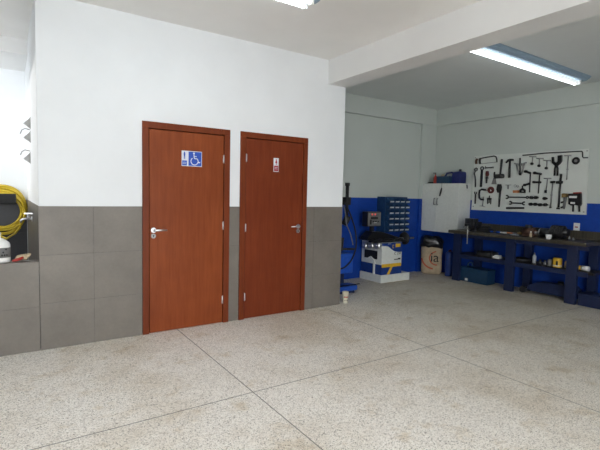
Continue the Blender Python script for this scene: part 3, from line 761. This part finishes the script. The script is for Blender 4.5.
# iron block right of the vise
y = TX(483.5, 6.60)
y -= .02
mb = MB().box(6.54, 6.68, y-.09, y+.08, ZB+.001, ZB+.06).cyl((6.60, y-.08, ZB+.075), (6.60, y+.08, ZB+.075), .028)
tag(mb.build('iron_block', 'darksteel', bevel=.005), 'low dark iron block lying right of the bench vise', 'block')
for i, (a, b_, hc_, sm, lb) in enumerate((((488.3, 230.3), (493, 231.0), 'blue', 'steel', 'blue handled screwdriver nearest the bench vise'),
                            ((496, 231.3), (500.4, 231.2), 'blue', 'whitep', 'blue and white marker pen on the workbench'),)):
    A, B_ = T(*a), T(*b_); A.z = B_.z = ZB+.016
    t = thing('screwdriver' if i == 0 else 'marker_pen', (A.x, A.y, ZB), lb, 'screwdriver' if i == 0 else 'pen')
    MB().cyl(A, B_, .015, .012, 10).build('handle', hc_, t)
    d = (B_-A).normalized(); MB().cyl(B_, B_+d*(.05 if i == 0 else .10), .004 if i == 0 else .012, n=8).build('shaft' if i == 0 else 'barrel', sm, t)
# pliers with orange grips
A = T(513, 231.8, x=6.70)
t = thing('pliers', (A.x, A.y, ZB), 'pliers with orange grips lying in the middle of the workbench', 'pliers')
z = ZB+.014
MB().tube([(A.x, A.y, z), (A.x-.03, A.y+.06, z), (A.x-.02, A.y+.13, z)], .012, 8).build('handle', 'orange', t)
MB().tube([(A.x, A.y, z), (A.x+.04, A.y+.06, z), (A.x+.03, A.y+.13, z)], .012, 8).build('handle', 'orange', t)
MB().bar((A.x, A.y, z), (A.x-.005, A.y-.07, z), .03, .018).build('jaws', 'steel', t)
A = T(514.5, 233.6, x=6.50); mb = MB().lathe((A.x, A.y, ZB+.001), [(.055, 0), (.07, .008), (.068, .014), (.055, .006)], 20)
tag(mb.build('metal_dish', 'chrome'), 'small shiny metal dish in front of the orange pliers', 'dish')
A = T(521.5, 232.2, x=6.70)
mb = MB().cyl((A.x, A.y-.04, ZB+.022), (A.x, A.y+.04, ZB+.022), .021, n=14).cyl((A.x, A.y+.04, ZB+.022), (A.x, A.y+.07, ZB+.022), .010, n=10)
tag(mb.build('brass_fitting', 'brass'), 'small brass fitting beside the rusty starter motor', 'fitting')
# starter motor
A = T(528.5, 233.2, ZB); x, y = A.x+.02, A.y
t = thing('starter_motor', (x, y, ZB), 'rusty brown motor standing on the workbench left of the black coils', 'motor')
MB().cyl((x-.02, y-.09, ZB+.062), (x-.02, y+.08, ZB+.062), .060, n=24).box(x-.07, x+.05, y-.07, y+.07, ZB+.001, ZB+.04).build('housing', 'brown', t)
MB().cyl((x, y-.03, ZB+.135), (x, y+.06, ZB+.14), .032, n=16).build('solenoid', 'darksteel', t)
MB().cyl((x-.02, y-.09, ZB+.062), (x-.02, y-.13, ZB+.062), .022, n=14).build('shaft', 'steel', t)
A = T(530.8, 236.0, x=6.45)
t = thing('small_bottle', (A.x, A.y, ZB), 'small pale bottle at the front of the workbench below the rusty motor', 'bottle')
MB().lathe((A.x, A.y, ZB+.001), [(.016, 0), (.018, .004), (.018, .05), (.008, .062), (.008, .072)], 14).build('body', 'beige', t)
MB().cyl((A.x, A.y, ZB+.073), (A.x, A.y, ZB+.086), .010, n=12).build('cap', 'whitep', t)
# armature and black coil
A = T(545.5, 236.5); x, y = A.x+.06, A.y+.02
t = thing('armature', (x, y, ZB), 'black ribbed motor part with a pale end ring behind the white cup', 'motor part')
MB().cyl((x, y-.08, ZB+.068), (x, y+.07, ZB+.068), .066, n=24).build('body', 'darksteel', t)
MB().ring((x, y+.085, ZB+.068), .052, .012, 'y').build('end_ring', 'steel', t)
A = T(557.5, 237.6); x, y = A.x+.05, A.y
t = thing('cable_coil', (x, y, ZB), 'large black cable coil lying on the workbench below the tool board', 'coil')
mb = MB()
for k in range(6):
    mb.ring((x, y-.06+.03*k, ZB+.098), .078, .0165, 'y', 28, 8)
mb.build('cable', 'black', t)
MB().cyl((x, y-.13, ZB+.098), (x, y+.10, ZB+.098), .05, n=20).build('core', 'blackgloss', t)
A = T(548.8, 239.6, x=6.42)
mb = MB().lathe((A.x, A.y, ZB+.001), [(.032, 0), (.034, .004), (.040, .062), (.037, .062), (.031, .008)], 18)
tag(mb.build('white_cup', 'whitep'), 'small white cup at the front edge of the workbench', 'cup')
A = T(569.5, 238.6)
tag(MB().lathe((A.x, A.y, ZB+.001), [(.014, 0), (.016, .02), (.010, .035), (.006, .05)], 12).build('grease_nipple', 'steel'), 'tiny upright metal fitting right of the black coil', 'fitting')
A = T(573.5, 239.2)
tag(MB().lathe((A.x, A.y, ZB+.001), [(.022, 0), (.024, .012), (.012, .020), (.008, .034)], 6).build('hex_nut', 'steel'), 'small metal nut and bolt standing under the wall outlet', 'bolt')
# white plate on the far right of the backboard? (left out: not visible)

# lower shelf things
ZS = .471
def S(px_, x=6.66): return hit(px_, 250, 0, x).y
y = S(487.5, 6.70)
t = thing('brake_drum', (6.70, y, ZS), 'dark shallow brake drum on the left half of the bench shelf', 'drum')
MB().lathe((6.70, y, ZS), [(.17, 0), (.18, .01), (.18, .07), (.165, .075), (.160, .045), (.05, .04), (.045, .075), (.02, .075)], 32, sx=.85).build('drum', 'darksteel', t)
y = S(497.8, 6.62)
mb = MB().box(6.57, 6.67, y-.055, y+.055, ZS, ZS+.035).box(6.58, 6.66, y-.05, y+.035, ZS+.036, ZS+.052)
tag(mb.build('white_box', 'whitep', bevel=.004), 'flat white box on the bench shelf left of the middle leg', 'box')
mb = MB().tube([(6.575, y+.085, ZS+.055), (6.578, y+.075, ZS+.09), (6.58, y+.07, ZS+.115), (6.582, y+.062, ZS+.125)], .006, 8)
mb.cyl((6.575, y+.085, ZS), (6.575, y+.085, ZS+.055), .015, n=12)
tag(mb.build('oil_can', 'darksteel'), 'small dark oil can with a curved spout behind the white box', 'can')
y = S(522, 6.70)
tag(MB().lathe((6.69, y, ZS), [(.12, 0), (.135, .01), (.138, .045), (.13, .05), (.125, .02)], 28, sx=.9).build('oil_tray', 'darksteel'), 'dark round oil tray on the bench shelf right of the middle leg', 'tray')
y = S(534.8, 6.72)
t = thing('oil_bottle', (6.72, y, ZS), 'tall pale bottle with a nozzle standing on the bench shelf', 'bottle')
MB().lathe((6.72, y, ZS), [(.024, 0), (.027, .005), (.027, .10), (.014, .118), (.011, .125)], 18).build('body', 'card', t)
MB().lathe((6.72, y, ZS), [(.013, .125), (.012, .14), (.005, .16)], 12).build('nozzle', 'grey', t)
y0 = S(541.5, 6.68)
for i, (dy, r, w) in enumerate(((0, .030, 'leftmost'), (-.075, .026, 'middle'), (-.145, .030, 'rightmost'))):
    mb = MB().lathe((6.66, y0+dy, ZS), [(r*.9, 0), (r, .006), (r, .04), (r*.6, .046), (r*.55, .07)], 16)
    tag(mb.build('metal_bearing', 'steel' if i == 1 else 'darksteel'), 'small dark metal part left of the yellow can on the bench shelf, %s of three' % w, 'part', 'small metal parts on the bench shelf')
y = S(551.0, 6.62)
tag(MB().lathe((6.62, y, ZS), [(.034, 0), (.036, .004), (.036, .085), (.030, .092), (.030, .10)], 18).build('grey_can', 'grey'), 'small grey can left of the yellow can on the bench shelf', 'can')
y = S(558.3, 6.60)
t = thing('yellow_can', (6.60, y, ZS), 'yellow can with a black mark on the bench shelf', 'can')
MB().lathe((6.60, y, ZS), [(.056, 0), (.060, .006), (.060, .125), (.054, .132)], 24).build('body', 'yellow', t)
MB().lathe((6.60, y, ZS+.02), [(.0606, 0), (.0606, .012)], 24).build('base_band', 'whitep', t)
mb = MB()
for a in (195, 204):
    a = math.radians(a); mb.box(6.60+.061*math.cos(a)-.006, 6.60+.061*math.cos(a)+.006, y+.061*math.sin(a)-.006, y+.061*math.sin(a)+.006, ZS+.035, ZS+.095)
mb.build('mark', 'ink', t)
y = S(567.3, 6.66)
tag(MB().lathe((6.68, y, ZS), [(.030, 0), (.033, .004), (.033, .08), (.02, .1)], 18).build('pale_jar', 'beige'), 'pale jar half hidden behind the right bench leg', 'jar')
y = S(585.0, 6.62)
t = thing('spray_can', (6.64, y, ZS), 'white spray can with a yellow cap lying right of the right bench leg', 'spray can')
MB().cyl((6.64, y-.06, ZS+.034), (6.64, y+.035, ZS+.034), .033, n=20).build('body', 'whitep', t)
MB().cyl((6.64, y+.036, ZS+.034), (6.64, y+.085, ZS+.034), .030, n=20).build('cap', 'yellow', t)

# under the bench: tool box, trolley jack, steel chest
t = thing('tool_box', (6.63, 4.55, 0), 'dark teal metal toolbox on the floor under the workbench', 'toolbox')
MB().box(6.57, 6.80, 4.24, 4.77, .002, .225).build('body', 'tealblue', t, bevel=.006)
MB().box(6.565, 6.805, 4.235, 4.775, .226, .245).build('lid', 'tealblue', t, bevel=.004)
MB().tube([(6.64, 4.66, .245), (6.64, 4.66, .31), (6.66, 4.63, .335), (6.68, 4.60, .31), (6.68, 4.60, .245)], .012, 8).build('handle', 'tealblue', t)
MB().box(6.559, 6.565, 4.60, 4.65, .02, .06).build('latch', 'whitep', t)
t = thing('trolley_jack', (6.76, 3.2, 0), 'long dark trolley jack lying under the right half of the workbench', 'jack')
jb = MB()
for x in (6.63, 6.77):
    jb.prism([(3.60, .05), (3.60, .12), (3.45, .20), (2.95, .22), (2.90, .17), (2.90, .05)], 'x', x, x+.02)
jb.box(6.65, 6.77, 2.95, 3.50, .07, .16); jb.build('frame', 'navy', t, bevel=.003)
for x in (6.607, 6.791):
    MB().cyl((x, 3.66, .052), (x+.022, 3.66, .052), .05, n=20).build('wheel', 'darksteel', t)
MB().cyl((6.61, 3.66, .052), (6.81, 3.66, .052), .015).box(6.63, 6.79, 3.56, 3.67, .05, .075).build('axle', 'darksteel', t)
MB().cyl((6.71, 3.15, .16), (6.71, 3.15, .25), .045, .04).build('saddle', 'darksteel', t)
t = thing('steel_chest', (6.70, 2.55, 0), 'dark blue steel chest on the floor at the right end of the workbench', 'chest')
MB().box(6.52, 6.79, 2.10, 2.83, .002, .15).build('body', 'navy', t, bevel=.006)
MB().box(6.515, 6.795, 2.095, 2.835, .151, .172).build('lid', 'navy', t, bevel=.004)

# blue cylinder and paper sack
cx, cy = 6.735, 5.115
t = thing('gas_cylinder', (cx, cy, 0), 'blue metal cylinder standing between the paper sack and the workbench', 'cylinder')
MB().lathe((cx, cy, .001), [(.066, 0), (.074, .01), (.075, .05), (.075, .40), (.068, .43), (.045, .45)], 24).build('body', 'navylight', t)
MB().lathe((cx, cy, .451), [(.03, 0), (.03, .02), (.016, .022), (.016, .035)], 14).build('valve', 'darkred', t)

sx, sy = 6.69, 5.49
t = thing('waste_sack', (sx, sy, 0), 'brown paper sack with red print topped by a black bin bag in the corner', 'sack')
def blob_sack(z0, z1, w0, w1, dp, wob, n=40, rows=14, seed=1):
    rnd = random.Random(seed); mb = MB(); vs = []; fs = []
    ph = [rnd.uniform(0, 6) for _ in range(6)]
    for r in range(rows+1):
        k = r/rows; z = z0+(z1-z0)*k; hw = (w0+(w1-w0)*k)/2*(1-.06*(k < .04))
        for j in range(n):
            a = 2*PI*j/n; ca, sa = math.cos(a), math.sin(a)
            e = .55
            u = hw*math.copysign(abs(ca)**e, ca); v = dp/2*math.copysign(abs(sa)**e, sa)
            f = 1+wob*(math.sin(3*a+ph[0]+6*k)+.6*math.sin(5*a+ph[1]-9*k)+.5*math.sin(9*k*2+ph[2]))
            vs.append((u*f, v*f, z))
    for r in range(rows):
        for j in range(n): fs.append((r*n+j, r*n+(j+1) % n, (r+1)*n+(j+1) % n, (r+1)*n+j))
    fs.append(tuple(range(n))[::-1]); fs.append(tuple(rows*n+j for j in range(n)))
    mb.add(vs, fs, 0, True)
    return mb
def place(mb, cx_, cy_, ang):
    Mx = Matrix.Rotation(ang, 3, 'Z'); mb.v = [Mx @ p+V((cx_, cy_, 0)) for p in mb.v]; return mb
ANG = math.radians(-50)
place(blob_sack(.002, .50, .37, .39, .24, .012), sx, sy, ANG).build('sack', 'sack', t)
bag = blob_sack(.50, .70, .39, .36, .26, .05, 44, 10, 5)
for p in bag.v:
    k = (p.z-.50)/.20
    s_ = 1+.06*math.sin(PI*k) - (.35*max(0, k-.75)/.25 if k > .75 else 0)
    p.x *= s_; p.y *= s_; p.z += .02*math.sin(p.x*30)+.015*math.sin(p.y*40+1)
place(bag, sx, sy, ANG).build('bin_bag', 'blackgloss', t)
# print on the sack front: arcs and letters
xd = V((math.cos(ANG), math.sin(ANG), 0)); fr_ = V((math.sin(ANG), -math.cos(ANG), 0))
if fr_.dot(V((0, 0, 0))-V((sx, sy, 0))) < 0: fr_ = -fr_
def SP(u, z, o=.128): q = V((sx, sy, 0))+xd*u+fr_*o; return V((q.x, q.y, z))
pr = MB()
def arcband(cu, cz, R, w, a0, a1):
    pts = []
    n = 18
    for i in range(n+1):
        a = math.radians(a0+(a1-a0)*i/n); pts.append((cu+R*math.cos(a), cz+R*math.sin(a)))
    for a, b_ in zip(pts, pts[1:]):
        pr.bar(SP(*a), SP(*b_), .003, w, up=(0, 0, 1) if abs(a[0]-b_[0]) > .002 else tuple(xd))
arcband(.09, .30, .125, .022, 95, 275)
arcband(.05, .33, .23, .028, 190, 265)
pr.build('red_print', 'sackred', t)
text_mesh('ia', .25, 'black_print', 'ink', t, SP(.055, .31, .1295), xd, (0, 0, 1), .002)

# ------------------------------------------------------------------ bins rack on the rear wall
rk = thing('parts_rack', (5.75, 5.72, .82), 'dark blue wall rack holding rows of small parts bins', 'rack')
MB().box(5.50, 6.02, 5.57, 5.748, .80, 1.41).build('back_panel', 'binblue', rk, bevel=.003)
MB().box(5.485, 5.50, 5.55, 5.748, .79, 1.425).build('side_panel', 'binblue', rk)
MB().box(6.02, 6.035, 5.55, 5.748, .79, 1.425).build('side_panel', 'binblue', rk)
MB().box(5.50, 6.02, 5.55, 5.748, 1.411, 1.425).build('top_panel', 'binblue', rk)
bw, bh = .124, .088
def make_bin(x, y, z, label):
    t = thing('parts_bin', (x, y, z), label, 'bin', 'blue parts bins in the wall rack')
    b = MB(); w = bw/2
    outer = [(y, z), (y-.10, z), (y-.115, z+.045), (y-.085, z+.048), (y-.07, z+.074), (y, z+.074)]
    # floor, side walls, front lip, back
    b.box(x-w, x+w, y-.10, y, z, z+.004)
    for s_ in (-1, 1):
        b.prism(outer, 'x', x+s_*w-.003*s_, x+s_*w)
    b.prism([(y-.10, z), (y-.096, z), (y-.111, z+.045), (y-.115, z+.045)], 'x', x-w, x+w)
    b.box(x-w, x+w, y-.004, y, z, z+.074)
    o = b.build('tray', 'binblue', t)
    MB().add([(x-w*.72, y-.1062, z+.018), (x+w*.72, y-.1062, z+.018), (x+w*.72, y-.1152, z+.042), (x-w*.72, y-.1152, z+.042),
              (x-w*.72, y-.1045, z+.018), (x+w*.72, y-.1045, z+.018), (x+w*.72, y-.1135, z+.042), (x-w*.72, y-.1135, z+.042)],
             [(0, 1, 2, 3), (7, 6, 5, 4), (0, 4, 5, 1), (1, 5, 6, 2), (2, 6, 7, 3), (3, 7, 4, 0)]).build('label_card', 'card', t)
    return t
rows = ['top', 'second', 'third', 'fourth', 'fifth', 'bottom']; cols = ['leftmost', 'second from left', 'third from left', 'rightmost']
proto = None
for r in range(6):
    for c_ in range(4):
        x, z = 5.5635+.131*c_, 1.312-.099*r
        lb = 'blue parts bin with white label, %s row, %s' % (rows[r], cols[c_])
        if proto is None: proto = make_bin(x, 5.568, z, lb); continue
        o = proto.copy(); COL.objects.link(o); o.location = (x, 5.568, z); o['label'] = lb
        for ch in list(proto.children):
            k = ch.copy(); COL.objects.link(k); k.parent = o

# ------------------------------------------------------------------ wheel balancer
wx0, wx1, wy0, wy1 = 5.13, 5.60, 5.225, 5.72
wbz = thing('wheel_balancer', (5.36, 5.42, 0), 'white and blue wheel balancing machine with a screen in front of the bins rack', 'machine')
MB().box(wx0-.02, 5.79, wy0-.02, wy1+.01, 0, .13).build('plinth', 'whitem', wbz, bevel=.008)
MB().box(wx0, wx1, wy0, wy1, .13, .665).build('body', 'whitem', wbz, bevel=.008)
MB().box(wx0-.002, wx1+.002, wy0-.002, wy1, .131, .298).build('blue_band', 'navylight', wbz, bevel=.001)
# blue swoosh at top front
pts = [(wx0+.0, .662), (wx0, .618)]
for i in range(13):
    k = i/12; pts.append((wx0+.47*k, .618-.118*(1/(1+math.exp(-(k-.45)*11)))))
pts += [(wx1, .662)]
MB().prism(pts, 'y', wy0-.003, wy0-.0005).build('blue_swoosh', 'navylight', wbz)
ys_ = MB().box(wx0+.005, wx1-.015, wy0-.006, wy0-.0035, .255, .312)
ys_.prism([(5.335, .255), (5.385, .255), (5.315, .135), (5.255, .135)], 'y', wy0-.006, wy0-.0035)
ys_.build('yellow_stripe', 'yellow', wbz)
MB().box(5.44, 5.555, wy0-.006, wy0-.0035, .583, .642).build('yellow_badge', 'yellow', wbz)
MB().box(5.37, 5.378, wy0-.006, wy0-.0035, .575, .625).box(5.37, 5.40, wy0-.006, wy0-.0035, .617, .625).box(5.37, 5.40, wy0-.006, wy0-.0035, .570, .578).build('yellow_emblem', 'yellow', wbz)
text_mesh('C 350', .062, 'model_print', 'ink', wbz, (5.495, wy0-.002, .475), (1, 0, 0), (0, 0, 1), .002)
MB().box(5.42, 5.56, wy0-.012, wy0-.001, .372, .384).box(5.51, 5.56, wy0-.012, wy0-.001, .384, .396).build('dark_trim', 'black', wbz)
# left side: flat black plate painting the shade of a storage recess and chrome cones on pegs
MB().box(wx0-.005, wx0-.001, wy0+.10, wy1-.08, .38, .52).build('recess_shade', 'black', wbz)
MB().prism([(wy0+.12, .31), (wy0+.34, .31), (wy0+.34, .37), (wy0+.24, .42), (wy0+.16, .37)], 'x', wx0-.03, wx0-.006).build('recess_tray', 'whitem', wbz)
MB().box(wx0-.035, wx0-.005, wy0+.14, wy0+.165, .13, .31).build('side_lever', 'whitem', wbz)
for i, q in enumerate((377.8, 371.2, 364.8)):
    p = hit(q, 245.5, 0, wx0-.05)
    MB().cyl((wx0, p.y, p.z), (wx0-.02, p.y, p.z), .02).build('peg', 'steel', wbz)
    cc = MB().lathe((wx0-.021, p.y, p.z), [(.060, 0), (.064, -.012), (.060, -.045), (.040, -.062), (.026, -.066)], 24, axis='x')
    cc.lathe((wx0-.088, p.y, p.z), [(.018, 0), (.018, -.012)], 16, axis='x')
    tag(cc.build('centering_cone', 'chrome'), 'chrome cone on the left side of the wheel balancer, %s of three' % ('rightmost', 'middle', 'leftmost')[i], 'cone', 'chrome cones on the wheel balancer')
# top tray
tt = MB()
tt.prism([(4.93, .70), (5.72, .675), (5.72, .715), (5.40, .80), (5.26, .835), (5.06, .845), (4.95, .76)], 'y', wy0+.14, wy1-.16)
tt.box(4.95, 5.70, wy0, wy0+.14, .672, .70)
tt.build('weight_tray', 'blackgloss', wbz, bevel=.01)
wt = MB()
for i in range(9): wt.box(4.99+.075*i, 5.04+.075*i, wy0+.02, wy0+.12, .701, .712+.006*(i % 3))
wt.build('tray_dividers', 'darksteel', wbz)
MB().box(5.26, 5.33, wy0-.007, wy0-.0035, .640, .655).build('silver_badge', 'chrome', wbz)
# screen
MB().box(5.07, 5.13, 5.43, 5.48, .83, .93).build('screen_post', 'darksteel', wbz)
scn = MB().box(4.955, 5.265, 5.41, 5.54, .925, 1.172).build('screen', 'blackgloss', wbz, bevel=.008)
MB().box(4.968, 5.252, 5.405, 5.4095, .938, 1.160).build('panel', 'grey', scn)
for x in (5.055, 5.125): MB().cyl((x, 5.405, 1.128), (x, 5.402, 1.128), .016, n=12).build('red_lamp', 'led', scn)
dd = MB().box(5.03, 5.19, 5.402, 5.405, 1.05, 1.085).box(5.01, 5.045, 5.402, 5.405, .96, 1.04)
for i in range(3): dd.box(5.07+.055*i, 5.105+.055*i, 5.402, 5.405, 1.00, 1.02)
dd.build('buttons', 'blackgloss', scn)
MB().box(5.10, 5.16, 5.400, 5.404, .985, .992).build('button_strip', 'whitep', scn)
# shaft, flange and hub cone
MB().cyl((wx1, 5.40, .70), (6.07, 5.40, .70), .018).build('shaft', 'steel', wbz)
MB().lathe((5.80, 5.40, .70), [(.03, 0), (.10, .01), (.112, .03), (.112, .05), (.07, .08), (.045, .13), (.02, .14)], 28, axis='x').build('flange', 'black', wbz)
MB().box(5.56, 5.62, 5.34, 5.46, .63, .73).build('shaft_housing', 'blackgloss', wbz, bevel=.01)

# ------------------------------------------------------------------ tyre changer, mostly behind the partition
tc = thing('tyre_changer', (4.08, 5.25, 0), 'blue tyre changing machine with a black post standing behind the partition edge', 'machine')
MB().box(3.84, 4.34, 5.02, 5.52, .27, .57).build('body', 'blue', tc, bevel=.012)
MB().box(3.90, 4.24, 5.10, 5.46, 0, .27).build('pedestal', 'navy', tc, bevel=.006)
MB().prism([(3.86, 4.86), (4.30, 4.86), (4.335, 4.96), (4.30, 5.09), (3.86, 5.09)], 'z', .045, .115).build('pedal_box', 'blue', tc, bevel=.008)
MB().box(3.90, 4.28, 4.90, 5.09, .0, .044).build('pedal_foot', 'navy', tc)
for x in (4.0, 4.12, 4.24):
    MB().bar((x, 4.90, .12), (x, 4.78, .155), .06, .014).build('pedal', 'black', tc)
MB().lathe((4.02, 5.27, .571), [(.06, 0), (.06, .03), (.19, .035), (.20, .05), (.19, .06)], 28).build('turntable', 'darksteel', tc)
MB().box(4.13, 4.20, 5.36, 5.43, .57, 1.30).build('column', 'navy', tc, bevel=.006)
MB().box(4.12, 4.30, 5.20, 5.43, 1.30, 1.40).build('arm', 'darksteel', tc, bevel=.006)
MB().cyl((4.285, 5.14, 1.10), (4.285, 5.14, 1.61), .026, n=14).cyl((4.285, 5.14, 1.58), (4.285, 5.14, 1.625), .036, n=14).build('tool_post', 'black', tc)
MB().box(4.24, 4.33, 5.10, 5.22, 1.29, 1.41).build('clamp_block', 'black', tc, bevel=.006)
MB().cyl((4.24, 5.14, .99), (4.30, 5.12, 1.12), .05).build('mount_head', 'darksteel', tc)
MB().cyl((4.18, 5.14, .60), (4.20, 5.14, .80), .04).cyl((4.12, 5.12, .63), (4.42, 5.10, .62), .017).build('bead_arm', 'darksteel', tc)
def arcpts(pts, n=8):
    out = []
    P_ = [V(p) for p in pts]; P_ = [P_[0]]+P_+[P_[-1]]
    for i in range(1, len(P_)-2):
        for k in range(n):
            t_ = k/n; a, b_, c_, d_ = P_[i-1:i+3]
            out.append(.5*((2*b_)+(-a+c_)*t_+(2*a-5*b_+4*c_-d_)*t_*t_+(-a+3*b_-3*c_+d_)*t_**3))
    out.append(P_[-1]); return out
def Y5(q, y=5.0): p = hit(q[0], q[1], 1, y); return p
MB().tube(arcpts([Y5((344, 202)), Y5((348, 209)), Y5((352, 219)), Y5((355.5, 232)), Y5((356, 247)), Y5((351.5, 260)), Y5((345, 267)), Y5((340, 269))]), .011, 8).build('air_hose', 'black', tc)
MB().tube(arcpts([Y5((343.5, 205), 5.05), Y5((345.5, 213), 5.05), Y5((346.5, 224), 5.05), Y5((350.5, 234), 5.05), Y5((353, 245), 5.05)]), .008, 8).build('air_hose', 'grey', tc)

# paper cup on the floor at the partition corner
cx, cy = 3.752, 4.475
t = thing('paper_cup', (cx, cy, 0), 'cream paper cup with red print on the floor at the partition corner', 'cup')
MB().lathe((cx, cy, .001), [(.030, 0), (.033, .002), (.042, .145), (.045, .148), (.045, .154), (.038, .154), (.036, .12)], 24).build('body', 'cup', t)
pr = MB()
for a in (-150, -125, -100, -75):
    for zz, s_ in ((.085, .013), (.040, .007)):
        aa = math.radians(a+(0 if zz > .05 else 8)); R_ = .0335+.0092*zz/.145+.0005
        x, y = cx+R_*math.cos(aa), cy+R_*math.sin(aa)
        tx = V((-math.sin(aa), math.cos(aa), 0))
        pr.bar(V((x, y, zz))-tx*s_*.5, V((x, y, zz+.006))+tx*s_*.5, .003, s_, mi=0 if zz > .05 else 1)
pr.build('print', ['red', 'ink'], t)

# ------------------------------------------------------------------ lighting
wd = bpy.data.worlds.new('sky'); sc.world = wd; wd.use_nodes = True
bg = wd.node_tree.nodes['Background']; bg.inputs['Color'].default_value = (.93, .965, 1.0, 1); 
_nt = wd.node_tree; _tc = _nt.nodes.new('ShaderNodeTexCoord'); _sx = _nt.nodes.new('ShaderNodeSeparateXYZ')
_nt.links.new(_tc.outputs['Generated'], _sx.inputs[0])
_mr = _nt.nodes.new('ShaderNodeMapRange'); _mr.interpolation_type = 'SMOOTHSTEP'   # added sky gradient: strong through the rear opening, weak at the recess, to balance daylight
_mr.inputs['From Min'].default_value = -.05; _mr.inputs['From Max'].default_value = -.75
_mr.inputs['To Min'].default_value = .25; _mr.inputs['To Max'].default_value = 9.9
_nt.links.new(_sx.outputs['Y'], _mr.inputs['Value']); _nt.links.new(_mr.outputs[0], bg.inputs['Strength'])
def portal(loc, rot, sx_, sy_):
    ld = bpy.data.lights.new('portal', 'AREA'); ld.shape = 'RECTANGLE'; ld.size = sx_; ld.size_y = sy_; ld.cycles.is_portal = True
    o = bpy.data.objects.new('portal', ld); COL.objects.link(o); o.location = loc; o.rotation_euler = rot
portal((.35, YE-.16, 1.3), (PI/2, 0, 0), 3.7, 2.6)
portal((XE-.16, (YA+YR)/2, 2.295), (0, -PI/2, 0), 1.39, YR-YA)
sd = bpy.data.lights.new('sun', 'SUN'); sd.energy = 1.7; sd.angle = math.radians(.6); sd.color = (1, .96, .9)
so = bpy.data.objects.new('sun', sd); COL.objects.link(so); so.location = (-4, 5, 4)
so.rotation_euler = V((-1, 0, .20)).to_track_quat('Z', 'Y').to_euler()

sc.view_settings.view_transform = 'Standard'; sc.view_settings.look = 'None'
sc.view_settings.exposure = 0.0; sc.view_settings.gamma = 1
try: sc.view_settings.use_curve_mapping = False
except Exception: pass
sc.cycles.use_denoising = True
sc.cycles.max_bounces = 10; sc.cycles.diffuse_bounces = 7
sc.cycles.sample_clamp_indirect = 6
sc.cycles.caustics_reflective = False; sc.cycles.caustics_refractive = False
